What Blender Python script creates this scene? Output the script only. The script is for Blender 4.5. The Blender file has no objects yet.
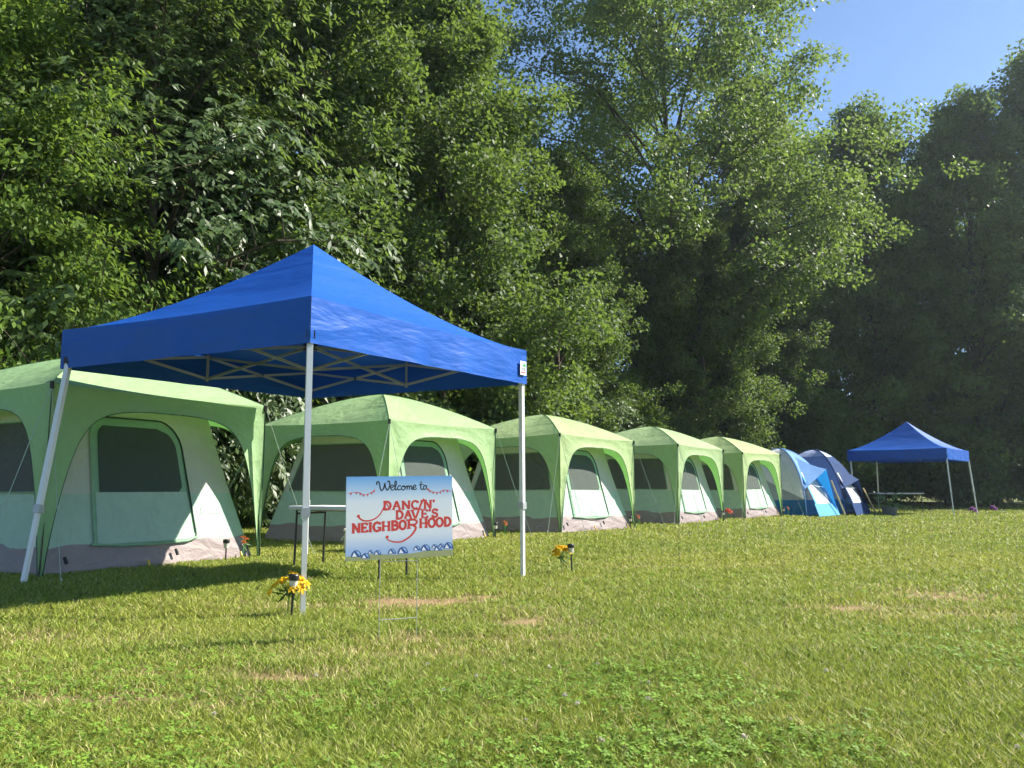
import bpy, math, random
import numpy as np
from mathutils import Vector, Matrix

random.seed(7)
R = math.radians
sc = bpy.context.scene
col = sc.collection

# ------------------------------------------------------------------ helpers
class MB:
    """collects polygons for ONE mesh object"""
    def __init__(s):
        s.v = []; s.f = []
    def quad_grid(s, P):
        n, m = len(P), len(P[0]); b = len(s.v)
        for row in P: s.v.extend(tuple(p) for p in row)
        for i in range(n-1):
            for j in range(m-1):
                s.f.append((b+i*m+j, b+i*m+j+1, b+(i+1)*m+j+1, b+(i+1)*m+j))
        return s
    def poly(s, pts):
        b = len(s.v); s.v.extend(tuple(p) for p in pts); s.f.append(tuple(range(b, b+len(pts)))); return s
    def box(s, c, h, rz=0.0, M=None):
        b = len(s.v); cs, sn = math.cos(rz), math.sin(rz)
        for z in (-1, 1):
            for x, y in ((-1,-1),(1,-1),(1,1),(-1,1)):
                px, py, pz = x*h[0], y*h[1], z*h[2]
                p = Vector((px*cs-py*sn, px*sn+py*cs, pz))
                if M is not None: p = M @ p
                s.v.append((c[0]+p[0], c[1]+p[1], c[2]+p[2]))
        s.f += [tuple(b+i for i in q) for q in ((3,2,1,0),(4,5,6,7),(0,1,5,4),(1,2,6,5),(2,3,7,6),(3,0,4,7))]
        return s
    def tube(s, pts, rad, n=8, cap=True):
        pts = [Vector(p) for p in pts]
        if not hasattr(rad, '__len__'): rad = [rad]*len(pts)
        b = len(s.v); up = None
        for i, p in enumerate(pts):
            d = (pts[min(i+1, len(pts)-1)] - pts[max(i-1, 0)])
            if d.length < 1e-9: d = Vector((0,0,1))
            d.normalize()
            if up is None:
                up = Vector((0,0,1)) if abs(d.z) < .9 else Vector((1,0,0))
            a = d.cross(up)
            if a.length < 1e-4: a = d.orthogonal()
            a.normalize(); up2 = a.cross(d)
            for k in range(n):
                t = 2*math.pi*k/n
                s.v.append(tuple(p + a*(rad[i]*math.cos(t)) + up2*(rad[i]*math.sin(t))))
        for i in range(len(pts)-1):
            for k in range(n):
                s.f.append((b+i*n+k, b+i*n+(k+1) % n, b+(i+1)*n+(k+1) % n, b+(i+1)*n+k))
        if cap:
            s.f.append(tuple(b+k for k in range(n))[::-1])
            s.f.append(tuple(b+(len(pts)-1)*n+k for k in range(n)))
        return s
    def bar(s, a, c, w, t):
        a, c = Vector(a), Vector(c); d = (c-a); L = d.length
        q = d.to_track_quat('X', 'Z').to_matrix()
        return s.box((a+c)/2, (L/2, w/2, t/2), M=q)
    def lathe(s, prof, c, n=14):
        b = len(s.v)
        for r, z in prof:
            for k in range(n):
                t = 2*math.pi*k/n
                s.v.append((c[0]+r*math.cos(t), c[1]+r*math.sin(t), c[2]+z))
        for i in range(len(prof)-1):
            for k in range(n):
                s.f.append((b+i*n+k, b+i*n+(k+1) % n, b+(i+1)*n+(k+1) % n, b+(i+1)*n+k))
        s.f.append(tuple(b+k for k in range(n))[::-1])
        s.f.append(tuple(b+(len(prof)-1)*n+k for k in range(n)))
        return s
    def build(s, name, m, parent=None, smooth=False, label=None, bevel=0):
        me = bpy.data.meshes.new(name); me.from_pydata(s.v, [], s.f); me.update()
        if smooth:
            me.polygons.foreach_set('use_smooth', [True]*len(me.polygons))
        o = bpy.data.objects.new(name, me); col.objects.link(o)
        if m is not None: me.materials.append(m)
        if parent is not None: o.parent = parent
        if label: o['label'] = label
        if bevel:
            bv = o.modifiers.new('bevel', 'BEVEL'); bv.width = bevel; bv.segments = 2; bv.limit_method = 'ANGLE'
        return o

def tag(o, label=None, cat=None, group=None, kind=None):
    if label: o['label'] = label
    if cat: o['category'] = cat
    if group: o['group'] = group
    if kind: o['kind'] = kind
    return o

def empty(name, loc, rz=0.0, label=None, cat=None, group=None):
    o = bpy.data.objects.new(name, None); col.objects.link(o)
    o.location = loc; o.rotation_euler = (0, 0, rz); o.empty_display_size = .2
    return tag(o, label, cat, group)

def copy_tree(o, parent=None):
    c = o.copy(); col.objects.link(c); c.parent = parent
    for ch in list(o.children): copy_tree(ch, c)
    return c

def catmull(P, n=6, closed=False):
    P = [Vector(p) for p in P]; out = []
    N = len(P)
    for i in range(N if closed else N-1):
        if closed:
            a, b, c, d = P[(i-1) % N], P[i], P[(i+1) % N], P[(i+2) % N]
        else:
            a, b, c, d = P[max(i-1,0)], P[i], P[i+1], P[min(i+2,N-1)]
        for k in range(n):
            t = k/n
            out.append(.5*((2*b)+(c-a)*t+(2*a-5*b+4*c-d)*t*t+(3*b-a-3*c+d)*t**3))
    if not closed: out.append(P[-1])
    return out

# ------------------------------------------------------------------ materials
def new_mat(name):
    m = bpy.data.materials.new(name); m.use_nodes = True
    nt = m.node_tree; nt.nodes.clear()
    out = nt.nodes.new('ShaderNodeOutputMaterial')
    return m, nt, out
def N(nt, t, **kw):
    n = nt.nodes.new(t)
    for k, v in kw.items(): setattr(n, k, v)
    return n
def rgba(c): return (c[0], c[1], c[2], 1)

def mat_simple(name, c, rough=.5, metal=0, var=.12, scale=20, bump=0, spec=.5):
    m, nt, out = new_mat(name)
    p = N(nt, 'ShaderNodeBsdfPrincipled')
    tc = N(nt, 'ShaderNodeTexCoord'); nz = N(nt, 'ShaderNodeTexNoise')
    nz.inputs['Scale'].default_value = scale; nz.inputs['Detail'].default_value = 5
    nt.links.new(tc.outputs['Object'], nz.inputs['Vector'])
    mx = N(nt, 'ShaderNodeMix', data_type='RGBA')
    mx.inputs[6].default_value = rgba([x*(1-var) for x in c]); mx.inputs[7].default_value = rgba([min(1, x*(1+var)) for x in c])
    nt.links.new(nz.outputs['Fac'], mx.inputs[0]); nt.links.new(mx.outputs[2], p.inputs['Base Color'])
    p.inputs['Roughness'].default_value = rough; p.inputs['Metallic'].default_value = metal
    p.inputs['Specular IOR Level'].default_value = spec
    if bump:
        b = N(nt, 'ShaderNodeBump'); b.inputs['Strength'].default_value = bump; b.inputs['Distance'].default_value = .01
        nt.links.new(nz.outputs['Fac'], b.inputs['Height']); nt.links.new(b.outputs['Normal'], p.inputs['Normal'])
    nt.links.new(p.outputs[0], out.inputs[0]); return m

def mat_fabric(name, c, trans=.3, rough=.55, wrinkle=.35, wscale=2.2, spec=.25, tc_col=None, stretch=(1,1,1), fine=.22, dist=1.4, sun_tint=False):
    """thin woven cloth: part of the light goes through it; creases as bump"""
    m, nt, out = new_mat(name)
    tc = N(nt, 'ShaderNodeTexCoord')
    mp = N(nt, 'ShaderNodeMapping'); mp.inputs['Scale'].default_value = stretch
    nt.links.new(tc.outputs['Object'], mp.inputs['Vector'])
    n1 = N(nt, 'ShaderNodeTexNoise'); n1.inputs['Scale'].default_value = wscale; n1.inputs['Detail'].default_value = 4
    n1.inputs['Distortion'].default_value = dist
    nt.links.new(mp.outputs[0], n1.inputs['Vector'])
    n2 = N(nt, 'ShaderNodeTexNoise'); n2.inputs['Scale'].default_value = 9; n2.inputs['Detail'].default_value = 6
    nt.links.new(mp.outputs[0], n2.inputs['Vector'])
    ad = N(nt, 'ShaderNodeMath', operation='MULTIPLY_ADD'); ad.inputs[1].default_value = fine
    nt.links.new(n2.outputs['Fac'], ad.inputs[0]); nt.links.new(n1.outputs['Fac'], ad.inputs[2])
    b = N(nt, 'ShaderNodeBump'); b.inputs['Strength'].default_value = wrinkle; b.inputs['Distance'].default_value = .12
    nt.links.new(ad.outputs[0], b.inputs['Height'])
    mx = N(nt, 'ShaderNodeMix', data_type='RGBA')
    mx.inputs[6].default_value = rgba([x*.9 for x in c]); mx.inputs[7].default_value = rgba([min(1, x*1.1) for x in c])
    nt.links.new(n2.outputs['Fac'], mx.inputs[0])
    src = mx.outputs[2]
    if sun_tint:
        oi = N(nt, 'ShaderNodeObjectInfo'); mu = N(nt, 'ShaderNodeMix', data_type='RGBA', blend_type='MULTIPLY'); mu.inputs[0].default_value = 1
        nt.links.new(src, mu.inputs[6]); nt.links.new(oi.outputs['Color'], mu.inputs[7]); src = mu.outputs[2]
    p = N(nt, 'ShaderNodeBsdfPrincipled'); p.inputs['Roughness'].default_value = rough
    p.inputs['Specular IOR Level'].default_value = spec
    nt.links.new(src, p.inputs['Base Color']); nt.links.new(b.outputs['Normal'], p.inputs['Normal'])
    t = N(nt, 'ShaderNodeBsdfTranslucent')
    t.inputs['Color'].default_value = rgba(tc_col or c); nt.links.new(b.outputs['Normal'], t.inputs['Normal'])
    ms = N(nt, 'ShaderNodeMixShader'); ms.inputs[0].default_value = trans
    nt.links.new(p.outputs[0], ms.inputs[1]); nt.links.new(t.outputs[0], ms.inputs[2])
    nt.links.new(ms.outputs[0], out.inputs[0]); return m

def mat_mesh(name, c, alpha):
    """insect netting: dark threads with holes"""
    m, nt, out = new_mat(name)
    p = N(nt, 'ShaderNodeBsdfPrincipled'); p.inputs['Base Color'].default_value = rgba(c)
    p.inputs['Roughness'].default_value = .8
    t = N(nt, 'ShaderNodeBsdfTransparent'); ms = N(nt, 'ShaderNodeMixShader'); ms.inputs[0].default_value = alpha
    nt.links.new(p.outputs[0], ms.inputs[1]); nt.links.new(t.outputs[0], ms.inputs[2])
    nt.links.new(ms.outputs[0], out.inputs[0]); return m

def mat_leaf(name, c1, c2, trans=.38, rough=.42, spec=.5, tcol=(.28,.42,.055)):
    m, nt, out = new_mat(name)
    at = N(nt, 'ShaderNodeAttribute', attribute_name='tint')
    oi = N(nt, 'ShaderNodeObjectInfo')
    ad = N(nt, 'ShaderNodeMath', operation='MULTIPLY_ADD'); ad.inputs[1].default_value = .3; ad.use_clamp = True
    nt.links.new(oi.outputs['Random'], ad.inputs[0])
    sb = N(nt, 'ShaderNodeMath', operation='SUBTRACT'); sb.inputs[1].default_value = .15
    nt.links.new(at.outputs['Fac'], sb.inputs[0]); nt.links.new(sb.outputs[0], ad.inputs[2])
    mx = N(nt, 'ShaderNodeMix', data_type='RGBA'); mx.inputs[6].default_value = rgba(c1); mx.inputs[7].default_value = rgba(c2)
    nt.links.new(ad.outputs[0], mx.inputs[0])
    p = N(nt, 'ShaderNodeBsdfPrincipled'); p.inputs['Roughness'].default_value = rough; p.inputs['Specular IOR Level'].default_value = spec
    nt.links.new(mx.outputs[2], p.inputs['Base Color'])
    t = N(nt, 'ShaderNodeBsdfTranslucent')
    m2 = N(nt, 'ShaderNodeMix', data_type='RGBA'); m2.inputs[0].default_value = .6; m2.inputs[7].default_value = rgba(tcol)
    nt.links.new(mx.outputs[2], m2.inputs[6]); nt.links.new(m2.outputs[2], t.inputs['Color'])
    ms = N(nt, 'ShaderNodeMixShader'); ms.inputs[0].default_value = trans
    nt.links.new(p.outputs[0], ms.inputs[1]); nt.links.new(t.outputs[0], ms.inputs[2])
    nt.links.new(ms.outputs[0], out.inputs[0]); return m

def mat_attr_grass(name, trans=.35):
    m, nt, out = new_mat(name)
    at = N(nt, 'ShaderNodeAttribute', attribute_name='Col')
    p = N(nt, 'ShaderNodeBsdfPrincipled'); p.inputs['Roughness'].default_value = .55; p.inputs['Specular IOR Level'].default_value = .3
    t = N(nt, 'ShaderNodeBsdfTranslucent'); ms = N(nt, 'ShaderNodeMixShader'); ms.inputs[0].default_value = trans
    nt.links.new(at.outputs['Color'], p.inputs['Base Color']); nt.links.new(at.outputs['Color'], t.inputs['Color'])
    nt.links.new(p.outputs[0], ms.inputs[1]); nt.links.new(t.outputs[0], ms.inputs[2])
    nt.links.new(ms.outputs[0], out.inputs[0]); return m

M = {}
M['fly'] = mat_fabric('green_fly_cloth', (.36,.54,.27), .26, .5, .40, 1.2, tc_col=(.21,.52,.13), sun_tint=True)
M['trim'] = mat_simple('dark_green_trim', (.03,.08,.045), .6)
M['beige'] = mat_fabric('beige_wall_cloth', (.68,.68,.60), .3, .6, .35, 2.5)
M['mint'] = mat_fabric('mint_wall_cloth', (.50,.67,.53), .25, .6, .35, 2.5)
M['mint_dark'] = mat_fabric('mint_frame_cloth', (.30,.50,.32), .25, .6, .25, 2.5)
M['taupe'] = mat_fabric('taupe_floor_cloth', (.33,.27,.26), .1, .55, .3, 2.2, stretch=(1,1,1.6))
M['net'] = mat_mesh('window_netting', (.045,.05,.05), .3)
M['tag'] = mat_simple('pale_mint_label', (.52,.66,.55), .6)
M['zip'] = mat_simple('zipper_tape', (.02,.05,.03), .6)
M['blue'] = mat_fabric('blue_canopy_cloth', (.007,.088,.41), .02, .5, .30, 1.0, spec=.22, tc_col=(.004,.06,.62), stretch=(1,1,4.0), fine=.05, dist=.35)
M['steel'] = mat_simple('painted_steel', (.70,.71,.70), .4, .1, .06)
M['greybar'] = mat_simple('grey_truss_bar', (.40,.42,.42), .45, .3, .06)
M['blackp'] = mat_simple('black_plastic', (.012,.012,.013), .45)
M['cord'] = mat_simple('pale_cord', (.36,.45,.36), .8)
M['yellow_peg'] = mat_simple('yellow_plastic', (.75,.50,.02), .4)
M['white'] = mat_simple('white_plastic', (.74,.75,.73), .4, 0, .04)
M['cream'] = mat_simple('cream_plastic', (.66,.60,.44), .5, 0, .05)
M['clear'] = mat_simple('frosted_lens', (.62,.60,.5), .2, 0, .05)
M['wire'] = mat_simple('galvanised_wire', (.42,.44,.42), .4, .6, .08)
M['red_ink'] = mat_simple('red_ink', (.60,.045,.035), .5, 0, .05)
M['black_ink'] = mat_simple('black_ink', (.012,.014,.02), .5, 0, .05)
M['navy_ink'] = mat_simple('navy_ink', (.03,.09,.30), .5, 0, .05)
M['sky_ink'] = mat_simple('pale_blue_ink', (.32,.50,.78), .5, 0, .05)
M['white_ink'] = mat_simple('white_ink', (.82,.84,.86), .5, 0, .03)
M['olive_ink'] = mat_simple('olive_ink', (.32,.34,.16), .5, 0, .12, 12)
M['green_ink'] = mat_simple('green_ink', (.05,.33,.14), .5, 0, .05)
M['petal_y'] = mat_fabric('yellow_petals', (.80,.50,.012), .35, .5, .2, 30, tc_col=(.85,.55,.01))
M['petal_r'] = mat_fabric('red_petals', (.62,.06,.02), .3, .5, .2, 30)
M['petal_o'] = mat_fabric('orange_petals', (.50,.13,.02), .3, .5, .2, 30)
M['petal_p'] = mat_fabric('purple_petals', (.22,.03,.24), .3, .5, .2, 30)
M['petal_w'] = mat_fabric('clover_petals', (.62,.56,.48), .3, .6, .2, 60)
M['stem'] = mat_simple('green_stem', (.06,.16,.03), .5)
M['stem_bright'] = mat_simple('bright_green_stem', (.07,.45,.10), .4)
M['leafy'] = mat_simple('plant_leaves', (.05,.12,.02), .5, 0, .3, 8)
M['pot'] = mat_simple('grey_tub', (.10,.11,.11), .6)
M['d_blue'] = mat_fabric('dome_blue', (.19,.36,.66), .25, .75, .25, 2, spec=.08)
M['d_bright'] = mat_fabric('dome_bright_blue', (.02,.25,.62), .3, .75, .25, 2, spec=.08)
M['d_navy'] = mat_fabric('dome_navy', (.02,.055,.16), .12, .75, .25, 2, spec=.08)
M['d_band'] = mat_fabric('dome_band', (.02,.12,.28), .12, .75, .4, 3, spec=.08)
M['d_grey'] = mat_fabric('dome_grey', (.74,.74,.76), .25, .75, .3, 2.5, spec=.08)
M['d_shaded'] = mat_fabric('dome_wall_shaded', (.30,.32,.36), .12, .75, .3, 2.5, spec=.08)  # wall grey darkened to paint in the shade under the fly
M['d_lav2'] = mat_fabric('dome_slate', (.20,.28,.52), .2, .75, .25, 2, spec=.08)
M['d_lav'] = mat_fabric('dome_lavender', (.46,.52,.76), .25, .75, .25, 2, spec=.08)
M['d_white'] = mat_fabric('dome_white', (.74,.75,.74), .25, .75, .3, 3, spec=.08)
M['d_sky'] = mat_fabric('dome_sky', (.16,.48,.78), .25, .75, .3, 3, spec=.08)
M['pole_y'] = mat_simple('tan_pole', (.58,.46,.24), .5)
M['bark'] = mat_simple('bark', (.085,.068,.05), .9, 0, .45, 14, .8, .2)
M['leaf_long'] = mat_leaf('long_leaves', (.035,.075,.020), (.125,.185,.060), .36, .45, .5)
M['leaf_maple'] = mat_leaf('broad_leaves', (.036,.078,.020), (.138,.195,.048), .38, .58, .25)
M['leaf_dark'] = mat_leaf('dark_leaves', (.046,.092,.026), (.155,.215,.055), .40, .55, .32)
M['leaf_lime'] = mat_leaf('young_leaves', (.06,.11,.016), (.15,.24,.03), .42, .55, .25)
M['grass'] = mat_attr_grass('grass_blades')
M['clover'] = mat_attr_grass('clover_leaves', .3)

# ------------------------------------------------------------------ camera
cam = bpy.data.cameras.new('camera'); co = bpy.data.objects.new('camera', cam); col.objects.link(co)
co.location = (0, 0, .92); cam.sensor_width = 36; cam.lens = 36*835/1024
co.rotation_euler = (R(90)+math.atan(104/835), 0, 0); cam.clip_end = 3000; cam.clip_start = .05
sc.camera = co

# ------------------------------------------------------------------ light
SUN = Vector((1.18, .36, 1)).normalized()
elev = math.asin(SUN.z); az = math.atan2(SUN.x, SUN.y)
w = bpy.data.worlds.new('World'); sc.world = w; w.use_nodes = True
nt = w.node_tree; bg = nt.nodes['Background']
sky = nt.nodes.new('ShaderNodeTexSky'); sky.sky_type = 'NISHITA'; sky.sun_disc = False
sky.sun_elevation = elev; sky.sun_rotation = az; sky.altitude = 100; sky.air_density = 1.0; sky.dust_density = .15; sky.ozone_density = 5.0
nt.links.new(sky.outputs[0], bg.inputs[0]); bg.inputs[1].default_value = .075
sl = bpy.data.lights.new('sun', 'SUN'); so = bpy.data.objects.new('sun', sl); col.objects.link(so)
sl.energy = 5.0; sl.angle = R(.53); sl.color = (1, .94, .84)
so.rotation_euler = SUN.to_track_quat('Z', 'Y').to_euler(); so.location = (30, 5, 40)
sc.view_settings.view_transform = 'Standard'; sc.view_settings.look = 'None'
sc.view_settings.exposure = 1.3; sc.view_settings.gamma = 1
sc.render.engine = 'CYCLES'
sc.cycles.use_denoising = True
sc.cycles.use_adaptive_sampling = True; sc.cycles.adaptive_threshold = .03
sc.cycles.max_bounces = 6; sc.cycles.diffuse_bounces = 3; sc.cycles.transparent_max_bounces = 8
sc.cycles.sample_clamp_indirect = 6

# ------------------------------------------------------------------ numpy noise
def hash2(ix, iy, seed):
    n = (ix.astype(np.int64)*374761393 + iy.astype(np.int64)*668265263 + seed*982451653) & 0x7fffffff
    n = ((n ^ (n >> 13))*1274126177) & 0x7fffffff
    return ((n ^ (n >> 16)) & 0xffff)/65535.0
def vnoise(x, y, s, seed=0):
    x = x/s; y = y/s
    ix = np.floor(x); iy = np.floor(y); fx = x-ix; fy = y-iy
    fx = fx*fx*(3-2*fx); fy = fy*fy*(3-2*fy)
    a = hash2(ix, iy, seed); b = hash2(ix+1, iy, seed); c = hash2(ix, iy+1, seed); d = hash2(ix+1, iy+1, seed)
    return (a*(1-fx)+b*fx)*(1-fy)+(c*(1-fx)+d*fx)*fy
def fbm(x, y, s, seed=0):
    return .55*vnoise(x, y, s, seed)+.3*vnoise(x, y, s/2.1, seed+5)+.15*vnoise(x, y, s/4.7, seed+9)

# dry, worn places in the lawn: x, y, radius x, radius y, strength
DRY = [(-1.35,6.55,.55,.16,.9), (-.75,6.95,.5,.22,1.0), (-.15,7.2,.42,.12,.8), (.12,5.85,.28,.3,.75), (.15,6.3,.4,.25,.5),
       (-1.7,3.75,.5,.14,.8), (-1.2,4.3,.55,.14,.75), (-.6,4.75,.7,.18,.5), (2.6,6.6,.4,.22,.7), (3.7,7.3,.45,.4,.75), (3.1,6.2,.6,.3,.5),
       (-3.2,5.2,.9,.2,.4), (6.3,8.6,.8,.3,.5), (1.6,9.9,1.2,.2,.35), (-3.1,3.9,.9,.3,.4), (-.3,5.2,.8,.16,.5)]
def dryness(x, y):
    d = np.zeros_like(x)
    jx = (fbm(x, y, .35, 31)-.5)*.5; jy = (fbm(x, y, .3, 37)-.5)*.35
    for a, b, rx, ry, s in DRY:
        q = ((x+jx-a)/rx)**2+((y+jy-b)/ry)**2
        d = np.maximum(d, s*np.exp(-q*.9))
    return d*np.clip(.45+1.1*vnoise(x, y, .13, 71), 0, 1.15)

def mesh_np(name, V, F, m, tint=None, colr=None, smooth=False):
    """V (n,3); F (k,c) equal-sized faces"""
    me = bpy.data.meshes.new(name); nv = len(V); nf, c = F.shape
    me.vertices.add(nv); me.vertices.foreach_set('co', V.astype(np.float32).ravel())
    me.loops.add(nf*c); me.loops.foreach_set('vertex_index', F.astype(np.int32).ravel())
    me.polygons.add(nf); me.polygons.foreach_set('loop_start', np.arange(0, nf*c, c, dtype=np.int32))
    me.update(calc_edges=True)
    if tint is not None:
        a = me.attributes.new('tint', 'FLOAT', 'FACE'); a.data.foreach_set('value', tint.astype(np.float32))
    if colr is not None:
        a = me.attributes.new('Col', 'FLOAT_COLOR', 'POINT')
        cc = np.ones((nv, 4), np.float32); cc[:, :3] = colr; a.data.foreach_set('color', cc.ravel())
    me.materials.append(m); return me

# ------------------------------------------------------------------ ground
def gz(x, y):
    # the lawn rises a hand's breadth toward the row of tents
    d = np.clip((-(.835*x-.55*y)-4.9)/2.3, 0, 1); return .102*d*d*(3-2*d)
def G(x, y): return float(gz(np.float64(x), np.float64(y)))
def ground_mat():
    m, nt, out = new_mat('lawn_soil')
    tc = N(nt, 'ShaderNodeTexCoord')
    def noise(s, d=5, w=0):
        n = N(nt, 'ShaderNodeTexNoise'); n.inputs['Scale'].default_value = s; n.inputs['Detail'].default_value = d
        nt.links.new(tc.outputs['Object'], n.inputs['Vector']); return n
    a, b, c = noise(.35), noise(5, 8), noise(60, 3)
    def mix(f, x, y):
        q = N(nt, 'ShaderNodeMix', data_type='RGBA')
        if isinstance(f, float): q.inputs[0].default_value = f
        else: nt.links.new(f, q.inputs[0])
        for i, s in ((6, x), (7, y)):
            if isinstance(s, tuple): q.inputs[i].default_value = rgba(s)
            else: nt.links.new(s, q.inputs[i])
        return q.outputs[2]
    g = mix(a.outputs['Fac'], (.075,.12,.022), (.13,.16,.035))
    g = mix(b.outputs['Fac'], g, (.15,.14,.05))
    at = N(nt, 'ShaderNodeAttribute', attribute_name='dry')
    s = mix(c.outputs['Fac'], (.24,.155,.085), (.40,.28,.15))
    g = mix(at.outputs['Fac'], g, s)
    ra = N(nt, 'ShaderNodeMath', operation='MULTIPLY_ADD'); ra.inputs[1].default_value = .5; ra.inputs[2].default_value = .25
    nt.links.new(c.outputs['Fac'], ra.inputs[0])
    p = N(nt, 'ShaderNodeBsdfPrincipled'); p.inputs['Roughness'].default_value = .9; p.inputs['Specular IOR Level'].default_value = .1
    nt.links.new(g, p.inputs['Base Color'])
    bu = N(nt, 'ShaderNodeBump'); bu.inputs['Strength'].default_value = .7; bu.inputs['Distance'].default_value = .03
    nt.links.new(c.outputs['Fac'], bu.inputs['Height']); nt.links.new(bu.outputs['Normal'], p.inputs['Normal'])
    nt.links.new(p.outputs[0], out.inputs[0]); return m
def make_ground():
    xs = np.concatenate([[-900,-300,-100,-50,-25], np.arange(-12, 14.01, .12), np.arange(14.5,30,.5), [35,60,120,300,900]])
    ys = np.concatenate([[-300,-50,-10], np.arange(0, 13.01, .12), np.arange(13.5,36,.5),[40,50,80,150,400,1500]])
    X, Y = np.meshgrid(xs, ys); V = np.stack([X.ravel(), Y.ravel(), gz(X.ravel(), Y.ravel())], 1)
    n, m_ = X.shape; I = np.arange(n*m_).reshape(n, m_)
    F = np.stack([I[:-1,:-1].ravel(), I[:-1,1:].ravel(), I[1:,1:].ravel(), I[1:,:-1].ravel()], 1)
    me = mesh_np('ground', V, F, ground_mat())
    a = me.attributes.new('dry', 'FLOAT', 'POINT'); a.data.foreach_set('value', np.clip(dryness(V[:,0], V[:,1])*1.2, 0, 1).astype(np.float32))
    o = bpy.data.objects.new('ground', me); col.objects.link(o); tag(o, kind='structure')
make_ground()

# ------------------------------------------------------------------ grass
rng = np.random.default_rng(3)
def lawn_points(n, y0, y1, pw):
    # density ~ y^-pw over a wedge a few metres wider than the view
    u = rng.random(n*2)
    k = 2-pw
    y = (y0**k+u*(y1**k-y0**k))**(1/k) if abs(k) > 1e-3 else y0*(y1/y0)**u
    x = (rng.random(n*2)*2-1)*(.68*y+2.2)
    keep = rng.random(n*2) < (.68*y+2.2)/(.68*y+2.2*y/y0)
    return x[keep][:n], y[keep][:n]
PAL = np.array([(.18,.30,.032), (.15,.25,.03), (.44,.46,.085), (.07,.15,.02), (.55,.47,.22)])
def lawn_colour(x, y, d):
    n = len(x)
    big = fbm(x, y, 2.6, 3); mid = fbm(x, y, .55, 8); r = rng.random(n)
    near = np.clip((5.2-y)/2.5, 0, 1)
    t = np.clip(.55*big+.45*mid+.4*(r-.5)-.16*near+.10, 0, 1)[:, None]
    c = PAL[0]*(1-t)+PAL[2]*t
    c = c*(1-.35*(rng.random(n) < .25)[:, None])
    c = np.where((rng.random(n) < .07+.03*big+.75*d)[:, None], PAL[4]*(.75+.5*rng.random(n))[:, None], c)
    return c*(.8+.4*rng.random(n))[:, None]
def make_grass():
    Vs, Fs, Cs = [], [], []; base = 0
    for n, y0, y1, pw in ((520000, 2.0, 6.5, 1.6), (380000, 6.3, 15, 1.5), (230000, 14.5, 46, 1.5)):
        x, y = lawn_points(n, y0, y1, pw)
        d = dryness(x, y)
        keep = rng.random(len(x)) > np.clip(d*1.5, 0, .95); x, y, d = x[keep], y[keep], d[keep]
        # tufts: pull blades toward local tuft centres
        cell = .055*np.maximum(1, y/5)
        cx = (np.floor(x/cell)+hash2(np.floor(x/cell), np.floor(y/cell), 4))*cell
        cy = (np.floor(y/cell)+hash2(np.floor(x/cell), np.floor(y/cell), 6))*cell
        pull = .35*rng.random(len(x)); x = x+(cx-x)*pull; y = y+(cy-y)*pull
        k = len(x)
        hgt = (.020+.034*fbm(x, y, .5, 14)**1.3+.024*rng.random(k)**2)*(1-.45*d)
        wid = .0025*np.maximum(1, y/4.2)*(.7+.6*rng.random(k))
        a = rng.random(k)*2*np.pi; lean = hgt*(.3+1.1*rng.random(k)); la = rng.random(k)*2*np.pi
        dx, dy = np.cos(a)*wid, np.sin(a)*wid; lx, ly = np.cos(la)*lean, np.sin(la)*lean
        z0 = np.zeros(k)-.002
        P = np.stack([np.stack([x-dx, y-dy, z0], 1), np.stack([x+dx, y+dy, z0], 1),
                      np.stack([x+dx*.8+lx*.42, y+dy*.8+ly*.42, hgt*.62], 1), np.stack([x-dx*.8+lx*.42, y-dy*.8+ly*.42, hgt*.62], 1),
                      np.stack([x+lx, y+ly, hgt], 1)], 1)
        P[:, :, 2] += gz(x, y)[:, None]
        c = lawn_colour(x, y, d)
        C = np.repeat(c[:, None, :], 5, 1)
        b = base+np.arange(k)*5
        Fs.append(np.stack([b, b+1, b+2, b+3], 1)); Fs.append(np.stack([b+3, b+2, b+4, b+4], 1))
        Vs.append(P.reshape(-1, 3)); Cs.append(C.reshape(-1, 3)); base += 5*k
    V = np.concatenate(Vs); C = np.concatenate(Cs)
    quads = np.concatenate(Fs[0::2]); tris = np.concatenate(Fs[1::2])[:, :3]
    me = bpy.data.meshes.new('grass')
    nq, ntr = len(quads), len(tris)
    me.vertices.add(len(V)); me.vertices.foreach_set('co', V.astype(np.float32).ravel())
    me.loops.add(nq*4+ntr*3); me.loops.foreach_set('vertex_index', np.concatenate([quads.ravel(), tris.ravel()]).astype(np.int32))
    me.polygons.add(nq+ntr)
    me.polygons.foreach_set('loop_start', np.concatenate([np.arange(nq)*4, nq*4+np.arange(ntr)*3]).astype(np.int32))
    me.update(calc_edges=True)
    a = me.attributes.new('Col', 'FLOAT_COLOR', 'POINT'); cc = np.ones((len(V), 4), np.float32); cc[:, :3] = C; a.data.foreach_set('color', cc.ravel())
    me.materials.append(M['grass'])
    o = bpy.data.objects.new('grass', me); col.objects.link(o)
    tag(o, 'short mown green lawn grass with dry patches covering the field', 'grass', kind='stuff')
make_grass()

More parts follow.
